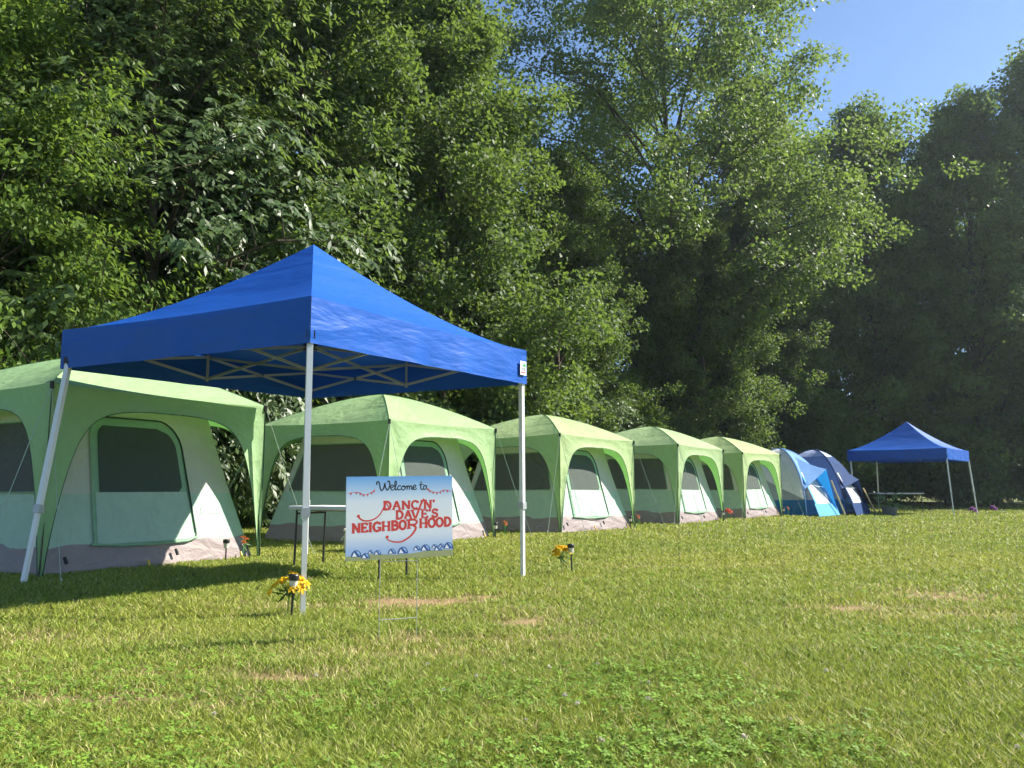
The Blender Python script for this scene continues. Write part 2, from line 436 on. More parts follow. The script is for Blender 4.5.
def make_clover():
    n = 90000
    x, y = lawn_points(n, 2.1, 9.0, 1.5)
    dens = np.clip((fbm(x, y, .8, 51)-.46)*4.0, 0, 1)*np.clip(.35+.5*(4.8-y)+.12*x, .06, 1)
    k = rng.random(len(x)) < dens; x, y = x[k], y[k]
    n = len(x); h = .02+.035*rng.random(n)+gz(x, y); r = (.0065+.0055*rng.random(n))*np.maximum(1, y/5); a0 = rng.random(n)*6.28
    Vs, Fs, Cs = [], [], []; base = 0
    col0 = np.array((.16,.27,.035))*(.75+.75*rng.random(n))[:, None]
    tx, ty = (rng.random(n)-.5)*.9, (rng.random(n)-.5)*.9
    for j in range(3):
        a = a0+j*2.094
        P = []
        for rr, da in ((.05,0), (.9,-.55), (1.65,-.38), (1.75,.38), (.95,.55)):
            ox = np.cos(a+da)*r*rr; oy = np.sin(a+da)*r*rr
            P.append(np.stack([x+ox, y+oy, h+ox*tx+oy*ty], 1))
        P = np.stack(P, 1); b = base+np.arange(n)*5
        Fs.append(np.stack([b, b+1, b+2, b+3, b+4], 1)); Vs.append(P.reshape(-1, 3)); Cs.append(np.repeat(col0[:, None, :], 5, 1).reshape(-1, 3)); base += 5*n
    me = mesh_np('clover', np.concatenate(Vs), np.concatenate(Fs), M['clover'], colr=np.concatenate(Cs))
    o = bpy.data.objects.new('clover', me); col.objects.link(o)
    tag(o, 'patches of low round-leaved green clover spreading through the foreground lawn', 'clover', kind='stuff')
make_clover()

# clover blossoms
def blossom_proto():
    t = empty('clover_blossom', (0,0,0))
    MB().tube([(0,0,0), (.006,.004,.04), (.004,.008,.075)], .0012, 5).build('stem', M['stem'], t)
    mb = MB(); rr = random.Random(4)
    for i in range(46):
        z = rr.uniform(-.5, 1); a = rr.uniform(0, 6.28); q = math.sqrt(max(0, 1-z*z))
        d = Vector((q*math.cos(a), q*math.sin(a), z)); s = d.orthogonal().normalized()*.0028
        c = Vector((.004,.008,.082)); mb.poly([c+d*.003-s*.5, c+d*.012-s, c+d*.014, c+d*.012+s])
    mb.build('flower_head', M['petal_w'], t)
    return t
bl = blossom_proto()
BL = [(-.42,4.25), (-.16,4.02), (.18,4.15), (.42,4.3), (.22,3.6), (.27,3.5), (.05,3.3), (.55,3.55), (.62,3.9), (-.9,4.0), (1.05,3.3), (-.3,3.75), (1.5,4.1), (.8,3.0), (1.7,2.95), (-1.15,3.35), (2.2,3.6), (.3,2.95)]
for i, (x, y) in enumerate(BL):
    o = bl if i == 0 else copy_tree(bl)
    o.location = (x, y, G(x, y)); o.rotation_euler = (0, 0, i*1.7); s = .6+.35*random.random(); o.scale = (s, s, s)
    tag(o, 'small pale clover blossom standing in the foreground grass', 'flower', 'clover blossoms in the foreground lawn')

# ------------------------------------------------------------------ blue pop-up canopy
def canopy(loc, corners, feet, eave, valance, peak, label, scale_leg=1.0, patch=None):
    """corners: near, right, back, left (local xy); feet the same for the leg bottoms"""
    t = empty('pop_up_canopy', loc, 0, label, 'canopy', 'blue pop-up canopies')
    cs = [Vector((c[0], c[1], 0)) for c in corners]
    cen = sum(cs, Vector())/4
    NSEG = 26
    rr = random.Random(int(loc[0]*100))
    roof = MB(); vals = []
    for k in range(4):
        a, b = cs[k], cs[(k+1) % 4]
        P = []
        for i in range(NSEG+1):
            m = i/NSEG                       # 0 at the peak, 1 at the eave
            row = []
            for j in range(NSEG+1):
                s = j/NSEG; e = a.lerp(b, s); p = cen.lerp(e, m)
                z = eave+(peak-eave)*(1-m)**1.38
                z -= .045*math.sin(math.pi*s)*m**2*(1.2-m)*4*.6            # cloth sags between the hips
                z -= .02*math.sin(math.pi*s)*m**3
                row.append((p.x, p.y, z))
            P.append(row)
        roof.quad_grid(P)
    ro = roof.build('roof_cover', M['blue'], t, smooth=True)
    for k in range(4):
        a, b = cs[k], cs[(k+1) % 4]; n = (b-a).cross(Vector((0,0,1))).normalized()
        P = []
        for i in range(9):
            row = []
            for j in range(41):
                s = j/40; p = a.lerp(b, s); f = i/8
                z = eave-.02*math.sin(math.pi*s)-valance*f + .018*f*math.sin(math.pi*s)
                off = (.012*math.sin(j*.55+k)+.008*math.sin(j*1.3+2*k))*f*math.sin(math.pi*s)+.004
                q = p+n*off; row.append((q.x, q.y, z))
            P.append(row)
        MB().quad_grid(P).build('valance', M['blue'], t, smooth=True)
    # legs: square outer tube, inner tube, lock collar, foot
    lowz, upz = eave-.29, eave-.06
    for k in range(4):
        d = (cen-cs[k]).normalized()*(.10 if k == 3 else .055)
        top = Vector((cs[k].x+d.x, cs[k].y+d.y, eave-.04)); ft = Vector((feet[k][0]+d.x, feet[k][1]+d.y, G(loc[0]+feet[k][0], loc[1]+feet[k][1])))
        at = lambda z: ft.lerp(top, (z-ft.z)/(top.z-ft.z))
        lg = MB().bar(at(.74), top, .044, .044).build('leg', M['steel'], t)
        MB().bar(at(ft.z+.012), at(.73), .036, .036).build('lower_tube', M['steel'], lg)
        MB().bar(at(.705), at(.775), .062, .062).build('lock_collar', M['greybar'], lg)
        MB().box((ft.x, ft.y, ft.z+.006), (.045,.045,.006), .5).build('foot_plate', M['steel'], lg)
        MB().bar(at(lowz-.03), at(lowz+.03), .066, .066).build('slider', M['blackp'], lg)
    # scissor truss along each side
    for k in range(4):
        a = cs[k]+(cen-cs[k]).normalized()*.06; b = cs[(k+1) % 4]+(cen-cs[(k+1) % 4]).normalized()*.06
        n = (b-a).cross(Vector((0,0,1))).normalized(); mid = (a+b)/2
        A = lambda p, z, o=0: Vector((p.x, p.y, z))-n*(.03+o)
        tr = MB().bar(A(mid, lowz-.03), A(mid, upz+.03), .022, .022).build('scissor_truss', M['greybar'], t)
        for i, (p, q) in enumerate(((a, mid), (mid, b))):
            e1, e2 = (upz, lowz)
            MB().bar(A(p, e1, .012), A(q, e2, .012), .014, .026).build('truss_bar', M['greybar'], tr)
            MB().bar(A(p, e2, -.012), A(q, e1, -.012), .014, .026).build('truss_bar', M['greybar'], tr)
            c = (p+q)/2; MB().box(A(c, (e1+e2)/2), (.012,.03,.012)).build('pivot', M['blackp'], tr)
    # cross trusses to the hub under the peak
    hub = Vector((cen.x, cen.y, upz))
    for k in range(4):
        mid = (cs[k]+cs[(k+1) % 4])/2; mid = mid+(cen-mid)*.04
        MB().bar((mid.x, mid.y, lowz), hub, .014, .026).build('roof_strut', M['greybar'], t)
        MB().bar((mid.x, mid.y, upz), hub-Vector((0,0,upz-lowz)), .014, .026).build('roof_strut', M['greybar'], t)
    MB().tube([hub-Vector((0,0,.28)), (cen.x, cen.y, peak-.03)], .018, 10).build('peak_post', M['greybar'], t)
    MB().box(hub, (.055,.055,.035), .5).build('hub', M['blackp'], t)
    if patch:
        a, b = cs[0], cs[1]; u = (b-a).normalized(); n = u.cross(Vector((0,0,1))).normalized()
        L = (b-a).length
        O = b-u*.155+n*.022; z0 = eave-valance+.085
        def Q(x, z, o): p = O+u*x+n*o; return (p.x, p.y, z0+z)
        def rect(mb, x0, x1, a0, a1, o): return mb.poly([Q(x0,a0,o), Q(x1,a0,o), Q(x1,a1,o), Q(x0,a1,o)])
        w_, h_ = .115, .145
        pt = MB()
        for k0 in (0,): 
            pt.quad_grid([[Q(x, z, .004) for x in (0, w_/2, w_)] for z in (0, h_/2, h_)])
        pt = pt.build('brand_patch', M['white_ink'], t)
        g = MB().poly([Q(.075+.034*math.cos(q*.3142), .098+(.024 if math.sin(q*.3142) > 0 else .012)*math.sin(q*.3142), .006) for q in range(20)]); g.build('emblem', M['green_ink'], pt)
        tx = MB(); x = .022
        for (segs) in (((0,0,.006,.03),(.0065,.024,.015,.03),(.0065,.013,.013,.018)), ((0,0,.006,.03),(.0065,.024,.016,.03)), ((0,0,.006,.03),(.0065,.024,.016,.03),(.0065,.012,.014,.017),(.0065,0,.016,.005)), ((0,0,.006,.03),(.0065,.024,.016,.03),(.0065,.012,.014,.017),(.0065,0,.016,.005))):
            for (a0,b0,a1,b1) in segs: rect(tx, x+a0, x+a1, .045+b0, .045+b1, .006)
            x += .0205
        tx.build('patch_lettering', M['black_ink'], pt)
        rl = MB(); x = .012
        for q, wq in enumerate((.012,.02,.016,.022,.014)):
            rect(rl, x, x+wq-.003, .018+(q % 2)*.003, .034, .006); x += wq
        rl.build('patch_red_line', M['red_ink'], pt)
    return t
Nn = Vector((-1.515, 6.17, 0))
cn = [(0,0), (1.665,2.53), (-.945,3.91), (-2.61,1.38)]
ft = [(.02,-.05), (1.68,2.55), (-.95,4.0), (-2.69,.97)]
canopy((Nn.x, Nn.y, 0), cn, ft, 2.36, .36, 3.34, 'large blue pop-up canopy in front, beside the green tent with the welcome sign', patch=True)
Fn = Vector((14.75, 28.4, 0)); th = R(40); S = 3.3
rx = Vector((math.sin(th), math.cos(th), 0))*S; lx = Vector((-math.cos(th), math.sin(th), 0))*S
cf = [(0,0), (rx.x,rx.y), (rx.x+lx.x, rx.y+lx.y), (lx.x,lx.y)]
ff = [(.12,-.05), (rx.x+.28, rx.y+.1), (rx.x+lx.x+.05, rx.y+lx.y+.1), (lx.x+.05, lx.y-.1)]
canopy((Fn.x, Fn.y, 0), cf, ff, 2.28, .39, 3.35, 'small distant blue pop-up canopy standing alone at the edge of the woods')

# ------------------------------------------------------------------ green cabin tents
HW, EV, PK = 1.5, 2.02, 2.62
def rot_side(k, x, y, z):
    for _ in range(k): x, y = -y, x
    return (x, y, z)
def cabin_tent():
    t = empty('cabin_tent', (0,0,0), 0, 'x', 'tent')
    # --- fly roof (domed hip roof with a soft eave)
    mb = MB(); n = 22
    def roof_z(m, s):
        z = EV+(PK-EV)*(1-m**1.45)
        z -= .05*(1-abs(s)**2)*math.sin(math.pi*m)          # panels dip between the pole lines
        return z
    for k in range(4):
        P = []
        for i in range(n+1):
            m = i/n; row = []
            for j in range(n+1):
                s = j/n*2-1
                bow = .05*(1-s*s)*m                              # eave edge bows in slightly
                row.append(rot_side(k, s*HW*m, -HW*m+bow*1.2, roof_z(m, s)-.02*(1-s*s)*m**4))
            P.append(row)
        mb.quad_grid(P)
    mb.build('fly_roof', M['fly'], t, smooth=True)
    # --- fly side panels with an arched opening, running down into the corner legs
    arch = [(.035,0), (.06,.2), (.095,.45), (.145,.72), (.21,1.0), (.29,1.26), (.385,1.47), (.52,1.63), (.72,1.735), (1.0,1.785), (1.25,1.80), (1.5,1.80)]
    ar = catmull([(a, b, 0) for a, b in arch], 4)
    for k in range(4):
        half = MB()
        for sgn in (-1, 1):
            P = []
            NL = len(ar)
            knee = 26
            for i, q in enumerate(ar):
                if i <= knee: out = (0.0, q.y*EV/ar[knee].y)
                else:
                    f = (i-knee)/(NL-1-knee); out = (HW*f**1.0, EV)
                row = []
                for j in range(6):
                    f = j/5
                    ins = q.x+(out[0]-q.x)*f; z = q.y+(out[1]-q.y)*f
                    x = sgn*(HW-ins)
                    s = x/HW
                    y = -HW+.06*(1-s*s)*min(1, z/EV)**3
                    # leg flap curls inward, tucked round the pole
                    y += .05*math.sin(math.pi*(1-f))*.5*(1 if i < knee else .6)
                    z -= .02*(1-s*s)*(z/EV)**8
                    row.append(rot_side(k, x, y, max(z, .0)))
                P.append(row)
            half.quad_grid(P)
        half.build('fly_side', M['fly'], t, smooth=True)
        e = MB(); pts = []
        for q in ar: pts.append(rot_side(k, -(HW-q.x), -HW+.004+.06*(1-((HW-q.x)/HW)**2)*(q.y/EV)**3, q.y))
        pts2 = [rot_side(k, (HW-q.x), -HW+.004+.06*(1-((HW-q.x)/HW)**2)*(q.y/EV)**3, q.y) for q in ar][::-1]
        e.tube(pts+pts2[1:], .006, 5).build('arch_trim', M['trim'], t)
    # --- corner poles, hubs, seams
    for sx, sy in ((-1,-1),(1,-1),(1,1),(-1,1)):
        pl = MB().tube([(sx*(HW-.02), sy*(HW-.02), EV-.03), (sx*(HW-.05), sy*(HW-.05), 1.0), (sx*(HW-.0), sy*(HW-.0), 0)], .0095, 7).build('corner_pole', M['blackp'], t)
        MB().tube([(sx*(HW+.004), sy*(HW+.004), EV+.01), (sx*(HW+.004), sy*(HW+.004), EV-.07)], .022, 8).build('hub', M['blackp'], pl)
        MB().tube([(sx*(HW+.003), sy*(HW+.003), EV-.07), (sx*(HW+.003), sy*(HW+.003), .9)], .006, 5).build('seam', M['trim'], pl)
        # arched roof pole line
        pts = [(sx*HW*m, sy*HW*m, roof_z(m, 1)+.002) for m in [i/14 for i in range(15)]]
        MB().tube(pts, .0035, 5).build('roof_seam', M['fly'], t)
    # --- inner body: leaning walls
    Z1 = 1.86; b0, b1 = 1.43, .98
    def W(k, x, z, off=0.0):
        f = z/Z1; h = b0+(b1-b0)*f**1.05
        h -= .02*math.sin(math.pi*min(1, f))
        return rot_side(k, x, -h-off, z+off*.25)
    def hw(z): return b0+(b1-b0)*(z/Z1)**1.05-.02*math.sin(math.pi*min(1, z/Z1))
    rr = random.Random(11)
    def band(z0, z1, name, m, nz, wav=0.0):
        mb = MB()
        for k in range(4):
            P = []
            for i in range(nz+1):
                row = []
                for j in range(41):
                    s = j/40*2-1; z = z0+(z1-z0)*i/nz
                    if wav: z_top = z+wav*(i/nz)*(math.sin(s*7+k*2)*.5+math.sin(s*13+k)*.3)
                    else: z_top = z
                    crumple = wav*.45*math.sin(s*9+k+1.1*i)*math.sin(i*.5+s*4)*(1-s*s)
                    hh = hw(z_top)
                    p = W(k, s*hh, z_top, crumple+(.012 if wav and i else 0)*(1-s*s)); row.append(p)
                P.append(row)
            mb.quad_grid(P)
        return mb.build(name, m, t, smooth=True)
    band(.0, .30, 'floor_band', M['taupe'], 6, .035)
    band(.255, .86, 'lower_wall', M['mint'], 6)
    band(.86, Z1, 'upper_wall', M['beige'], 8)
    mb = MB(); hh = hw(Z1)
    mb.quad_grid([[(x*hh, y*hh, Z1+.35*(1-max(abs(x), abs(y))**1.6)) for x in [i/6-1 for i in range(13)]] for y in [i/6-1 for i in range(13)]]).build('inner_roof', M['beige'], t, smooth=True)
    MB().quad_grid([[(x*1.38, y*1.38, .012) for x in (-1,1)] for y in (-1,1)]).build('tent_floor', M['taupe'], t)
    # --- door on the front side
    def panel(k, outline, off, nseg=14):
        """fills a convex outline on wall k with rows that follow the wall curve"""
        zs = [p[1] for p in outline]; za, zb = min(zs), max(zs); P = []
        for i in range(nseg+1):
            z = za+(zb-za)*(i/nseg); z = min(max(z, za+1e-4), zb-1e-4); xs = []
            L = len(outline)
            for q in range(L):
                (xa, a), (xb, b) = outline[q], outline[(q+1) % L]
                if (a-z)*(b-z) <= 0 and abs(a-b) > 1e-9: xs.append(xa+(xb-xa)*(z-a)/(b-a))
            P.append([W(k, min(xs)+(max(xs)-min(xs))*j/10, z, off) for j in range(11)])
        return MB().quad_grid(P)
    def round_rect(x0, x1, z0, z1, r, slant=0.0, n=7):
        out = []
        for cx, cz, a0 in ((x1-r, z1-r, 0), (x0+r, z1-r, 90), (x0+r*.4, z0+r*.4, 180), (x1-r*.4, z0+r*.4, 270)):
            q = r if cz > (z0+z1)/2 else r*.4
            for i in range(n):
                a = R(a0+90*i/(n-1)); z = cz+q*math.sin(a); x = cx+q*math.cos(a)
                f = (z-z0)/(z1-z0); xm = (x0+x1)/2
                out.append((xm+(x-xm)*(1-slant*f), z))
        return out
    def door_shape(x0, x1, z0, z1, r, slant, n=10):
        out = [(x0, z0), (x1-.06, z0), (x1, z0+.06)]
        out += [(x1-r+r*math.cos(R(90*i/n)), z1-r+r*math.sin(R(90*i/n))) for i in range(n+1)]
        out += [(x0+.07, z1), (x0, z1-.07)]; xm = (x0+x1)/2
        return [(xm+(x-xm)*(1-slant*(z-z0)/(z1-z0)), z) for x, z in out]
    dr_o = door_shape(-.82, .56, .285, 1.74, .36, .12)
    dr = panel(0, dr_o, .020).build('door', M['mint_dark'], t, smooth=True)
    panel(0, [(-.78,.30), (.53,.30), (.495,.87), (-.745,.87)], .025).build('door_lower_panel', M['mint'], dr, smooth=True)
    panel(0, door_shape(-.70, .44, .87, 1.64, .27, .08), .027).build('door_window', M['net'], dr, smooth=True)
    MB().tube([W(0, x, z, .026) for x, z in dr_o[1:-1]], .011, 6).build('zipper', M['zip'], dr)
    MB().tube([W(0, -.86, .30, .03), W(0, -.5, .272, .04), W(0, -.1, .262, .045), W(0, .4, .275, .04), W(0, .57, .32, .03)], .016, 6).build('door_sill_roll', M['mint_dark'], dr)
    # side and back windows
    for k in (1, 2, 3):
        o = round_rect(-1.06, 1.06, .87, 1.68, .10, .22)
        wd = panel(k, o, .012).build('window_net', M['net'], t, smooth=True)
        zz = [W(k, x, z, .014) for x, z in o]; MB().tube(zz+[zz[0]], .010, 5).build('window_binding', M['mint_dark'], wd)
    # faint sewn label beside the door and tag on the eave
    MB().poly([W(0, x, z, .006) for x, z in ((.70,.60), (1.0,.60), (1.0,.68), (.70,.68))]).build('sewn_tag', M['tag'], t)
    # guy lines with pegs
    for sx, sy, gx, gy in ((-1,-1,-2.3,-1.75), (-1,-1,-1.75,-2.25), (1,-1,2.0,-2.0), (-1,1,-2.4,1.9), (1,1,2.3,2.0)):
        g = MB().tube([(sx*(HW+.01), sy*(HW+.01), EV-.04), ((sx*HW+gx)/2, (sy*HW+gy)/2, EV/2-.03), (gx, gy, .02)], .0042, 5).build('guy_line', M['cord'], t)
        MB().tube([(gx, gy, .07), (gx-.03*sx, gy-.03*sy, -.02)], .008, 6).build('peg', M['steel'], g)
    for x, y in ((-.2,-1.50), (1.2,-1.49)):
        MB().tube([(x, y+.03, .10), (x, y, .04), (x+.01, y-.04, .0)], .013, 6).build('peg', M['yellow_peg'], t)
    for x in (-1.2, .2, 1.3):
        MB().tube([(x, -1.44, .2), (x+.01, -1.47, .13)], .018, 6).build('pole_clip', M['blackp'], t)
    return t
tents = [((-4.80, 8.65), 61, 'nearest green cabin tent, cut by the left photo edge behind the large blue canopy'),
         ((-1.95, 13.25), 57, 'green cabin tent behind the welcome sign, second from the left in the row'),
         ((.98, 17.0), 52, 'middle green cabin tent of the row, just right of the large blue canopy'),
         ((4.22, 21.4), 54, 'fourth green cabin tent from the left, with bright red flowers at its front'),
         ((7.04, 25.5), 51, 'farthest and smallest green cabin tent, right next to the blue and white dome tent')]
ct = cabin_tent(); tent_list = []
KT = .888
def tent_loc(near, a):
    a = R(a); return (KT*(near[0]+HW*(math.cos(a)-math.sin(a))), KT*(near[1]+HW*(math.sin(a)+math.cos(a))), .100)
for i, (nr, a, lb) in enumerate(tents):
    o = ct if i == 0 else copy_tree(ct)
    o.location = tent_loc(nr, a); o.rotation_euler = (0, 0, R(a)); o.scale = (KT, KT, KT*(1, 1.004, .99, 1.008, .995)[i]); o.rotation_euler[0] = R((0, .5, -.6, .5, -.4)[i]); o.rotation_euler[1] = R((0, -.5, .5, .7, -.6)[i])
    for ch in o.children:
        ch.color = ((1,1,1,1), (1.05,1,.97,1), (1.22,1.04,1.0,1), (1.12,.98,1.02,1), (1.26,1.05,1.0,1))[i]  # tints paint the sun's yellow wash into the fly cloth, strongest on farther tents
    tag(o, lb, 'tent', 'green cabin tents in a row'); tent_list.append((o.location.copy(), R(a)))
def tent_pt(i, x, y):
    c, a = tent_list[i]; x *= KT; y *= KT; px, py = c.x+x*math.cos(a)-y*math.sin(a), c.y+x*math.sin(a)+y*math.cos(a); return (px, py, G(px, py))

# ------------------------------------------------------------------ blue and white dome tents
def dome_tent(near, rz, a, H, fly_cols, lower, label, door_m, awn_m, tip_l, top_m=None):
    cx, cy = near[0]+a*(math.cos(rz)-math.sin(rz)), near[1]+a*(math.sin(rz)+math.cos(rz))
    t = empty('dome_tent', (cx, cy, G(near[0], near[1])), rz, label, 'tent', 'blue and white dome tents')
    cr = [(-a,-a), (a,-a), (a,a), (-a,a)]
    def C(k, u):            # pole arc from corner to apex
        th_ = u*math.pi/2; r = math.cos(th_)**1.15; return Vector((cr[k % 4][0]*r, cr[k % 4][1]*r, H*math.sin(th_)**1.08))
    def S(k, s, u, off=0, nz=.6):
        p = C(k, u).lerp(C(k+1, u), s); n = Vector(((cr[k][0]+cr[(k+1)%4][0])/2, (cr[k][1]+cr[(k+1)%4][1])/2, nz)).normalized()
        return p+n*(off-.06*math.sin(math.pi*s)*math.sin(math.pi*u))
    def grid(k, u0, u1, off, nu=12, ns=16, edge=None):
        return MB().quad_grid([[S(k, j/ns, (u0+(edge(j/ns) if edge else 0))+(u1-u0-(edge(j/ns) if edge else 0))*i/nu, off) for j in range(ns+1)] for i in range(nu+1)])
    edges = [lambda s: .12+.34*math.sin(math.pi*s)**.8, lambda s: .36*s, lambda s: .3*math.sin(math.pi*s), lambda s: .36*(1-s)]
    for k in range(4):
        grid(k, 0, .17, .004, 4).build('base_band', M['d_band'], t, smooth=True)
        grid(k, .17, 1, 0).build('inner_wall', lower[k], t, smooth=True)
        grid(k, .17, .72 if top_m else 1, .045, edge=edges[k]).build('fly_panel', fly_cols[k], t, smooth=True)
        if top_m: grid(k, .72, 1, .047).build('fly_top', top_m[k], t, smooth=True)
        MB().tube([C(k, i/16)*1.012+Vector((0,0,.02)) for i in range(17)], .014, 6).build('arch_pole', awn_m[0], t)
    # awning over the door on the front side: two triangles that meet at a peak held by a pole
    L, Rr, T = S(0, .02, .27, .05), S(0, .98, .27, .05), S(0, .5, .70, .055); tip = Vector(tip_l)
    def tri(p, q, r): return MB().quad_grid([[p.lerp(q, i/6).lerp(p.lerp(r, i/6), j/6)-Vector((0,0,.05*math.sin(math.pi*i/6))) for j in range(7)] for i in range(7)])
    tri(T, L, tip).build('awning', awn_m[0], t, smooth=True)
    tri(T, tip, Rr).build('awning', awn_m[1], t, smooth=True)
    tri(tip+Vector((0,.01,-.01)), Rr, Vector((a*.82, -a-.3, .03))).build('awning_side', awn_m[1], t, smooth=True)
    MB().tube([tip.lerp(Vector((a*.8, -a-.5, .02)), .25), (a*.8, -a-.5, .02)], .024, 6).build('awning_pole', M['pole_y'], t)
    d = MB().quad_grid([[S(0, .16+.56*j/8, .13+u*.33, .03+.20*(1-u)**1.3, 0) for j in range(9)] for u in (0,.25,.5,.75,1)]).build('door', door_m, t, smooth=True)
    MB().quad_grid([[S(0, .06+.86*j/8, .0+u*.13, .035+.10*(1-u)+.20, 0) for j in range(9)] for u in (0,.5,1)]).build('door_sill', awn_m[2], d, smooth=True)
    for s0 in (.10, .76):
        MB().quad_grid([[S(0, s0+.08*j/2, .13+u*.33, .034+.20*(1-u)**1.3, 0) for j in range(3)] for u in (0,.25,.5,.75,1)]).build('door_edge', awn_m[2], d, smooth=True)
    return t
dome_tent((8.75, 25.1), R(52), 1.15, 2.05, [M['d_blue'], M['d_blue'], M['d_blue'], M['d_grey']], [M['d_shaded']]*4,
          'dome tent with a grey side and pale blue roof, next to the last green tent', M['d_white'], [M['d_blue'], M['d_bright'], M['d_sky']], (.25, -1.36, 1.42))
dome_tent((10.75, 27.3), R(55), 1.22, 2.15, [M['d_navy'], M['d_navy'], M['d_navy'], M['d_lav2']], [M['d_navy'], M['d_navy'], M['d_navy'], M['d_shaded']],
          'darker navy dome tent with a lavender top, partly behind the distant canopy leg', M['d_white'], [M['d_navy'], M['d_navy'], M['d_navy']], (.35, -1.36, 1.15), [M['d_lav'], M['d_navy'], M['d_lav'], M['d_lav']])

# ------------------------------------------------------------------ folding tables
def folding_table(loc, rz, L, Wd, label):
    t = empty('folding_table', loc, rz, label, 'table', 'white folding tables')
    MB().box((0,0,.725), (L/2, Wd/2, .02)).build('tabletop', M['white'], t, bevel=.012)
    lx, ly = L/2-.08, Wd/2-.06
    for sx in (-1, 1):
        for sy in (-1, 1):
            MB().tube([(sx*lx, sy*ly, .70), (sx*(lx+.02), sy*ly, 0)], .0125, 8).build('leg', M['blackp'], t)
        MB().tube([(sx*lx, -ly, .66), (sx*lx, ly, .66)], .010, 8).build('cross_bar', M['blackp'], t)
        MB().tube([(sx*lx, 0, .66), (sx*(lx-.32), 0, .70)], .008, 8).build('brace', M['blackp'], t)
    MB().tube([(-lx, -ly, .695), (lx, -ly, .695)], .008, 6).build('side_rail', M['greybar'], t)
    MB().tube([(-lx, ly, .695), (lx, ly, .695)], .008, 6).build('side_rail', M['greybar'], t)
    return t
ft_ = folding_table((-1.66, 8.70, .05), math.atan2(.48, -.80), 1.36, .58, 'white-topped folding table with black legs behind the welcome sign')
ft_.scale = (.92, .92, .92)
folding_table((13.95, 30.6, G(13.95, 30.6)), R(4), 1.75, .70, 'white-topped folding table under the distant blue canopy')

# cream cooler behind the sign
t = empty('cooler', (-1.90, 10.8, .1), R(8), 'cream plastic cooler on the grass, peeking out left of the welcome sign', 'cooler')
MB().box((0,0,.17), (.27,.18,.15)).build('body', M['cream'], t, bevel=.03)
MB().box((0,0,.345), (.28,.19,.022)).build('lid', M['cream'], t, bevel=.015)
MB().tube([(-.285,-.1,.25), (-.31,-.1,.2), (-.31,.1,.2), (-.285,.1,.25)], .009, 6).build('handle', M['white'], t)
MB().tube([(.285,-.1,.25), (.31,-.1,.2), (.31,.1,.2), (.285,.1,.25)], .009, 6).build('handle', M['white'], t)
t.scale = (.85, .85, .85)

# potted plant by the far canopy
t = empty('potted_plant', (12.75, 28.5, 0), 0, 'leafy green plant in a grey tub between the navy tent and the distant canopy', 'plant')
MB().lathe([(.20,0), (.26,.28), (.27,.30), (.24,.30), (.23,.24)], (0,0,0), 16).build('tub', M['pot'], t)
mb = MB(); rr = random.Random(2)
for i in range(60):
    a = rr.uniform(0, 6.28); r = rr.uniform(.05,.4); h = rr.uniform(.32,.75)
    p = Vector((r*math.cos(a), r*math.sin(a), h)); d = Vector((math.cos(a), math.sin(a), rr.uniform(-.4,.6))).normalized(); s = d.orthogonal().normalized()
    mb.poly([p, p+d*.07+s*.035, p+d*.16, p+d*.07-s*.035])
mb.build('leaves', M['leafy'], t)
for i in range(6):
    a = i*1.05; MB().tube([(0,0,.25), (.12*math.cos(a), .12*math.sin(a), .45), (.25*math.cos(a), .25*math.sin(a), .6)], .006, 5).build('stem', M['stem'], t)

# ------------------------------------------------------------------ solar lights and silk flowers
def solar_light(loc, h, label, rz=0.0, tilt=0.0):
    t = empty('solar_light', loc, rz, label, 'garden light', 'black solar stake lights'); t.rotation_euler = (tilt*.4, tilt, rz)
    MB().tube([(0,0,-.02), (0,0,.03), (0,0,h-.10)], [.003,.0085,.0085], 8).build('stake', M['blackp'], t)
    MB().lathe([(.012,0), (.026,.004), (.030,.055), (.030,.058)], (0,0,h-.10), 16).build('lens', M['clear'], t, smooth=False)
    MB().lathe([(.034,0), (.036,.008), (.036,.034), (.030,.042)], (0,0,h-.042), 16).build('cap', M['blackp'], t)
    return t
def flower_head(mb, c, d, r, npet, rr, width=.42):
    d = d.normalized(); s = d.orthogonal().normalized(); q = d.cross(s)
    for k in range(npet):
        a = k*6.283/npet+rr.uniform(-.2,.2)
        o = (s*math.cos(a)+q*math.sin(a)); tn = (q*math.cos(a)-s*math.sin(a))
        rl = r*rr.uniform(.85,1.15); w_ = r*width
        p0 = c; p1 = c+o*rl*.5+d*rl*.38; p2 = c+o*rl+d*rl*.2
        mb.quad_grid([[p0-tn*w_*.15, p0, p0+tn*w_*.15], [p1-tn*w_*.8, p1+d*(-.1*rl), p1+tn*w_*.8], [p2-tn*w_*.55, p2+o*rl*.18-d*rl*.1, p2+tn*w_*.55]])
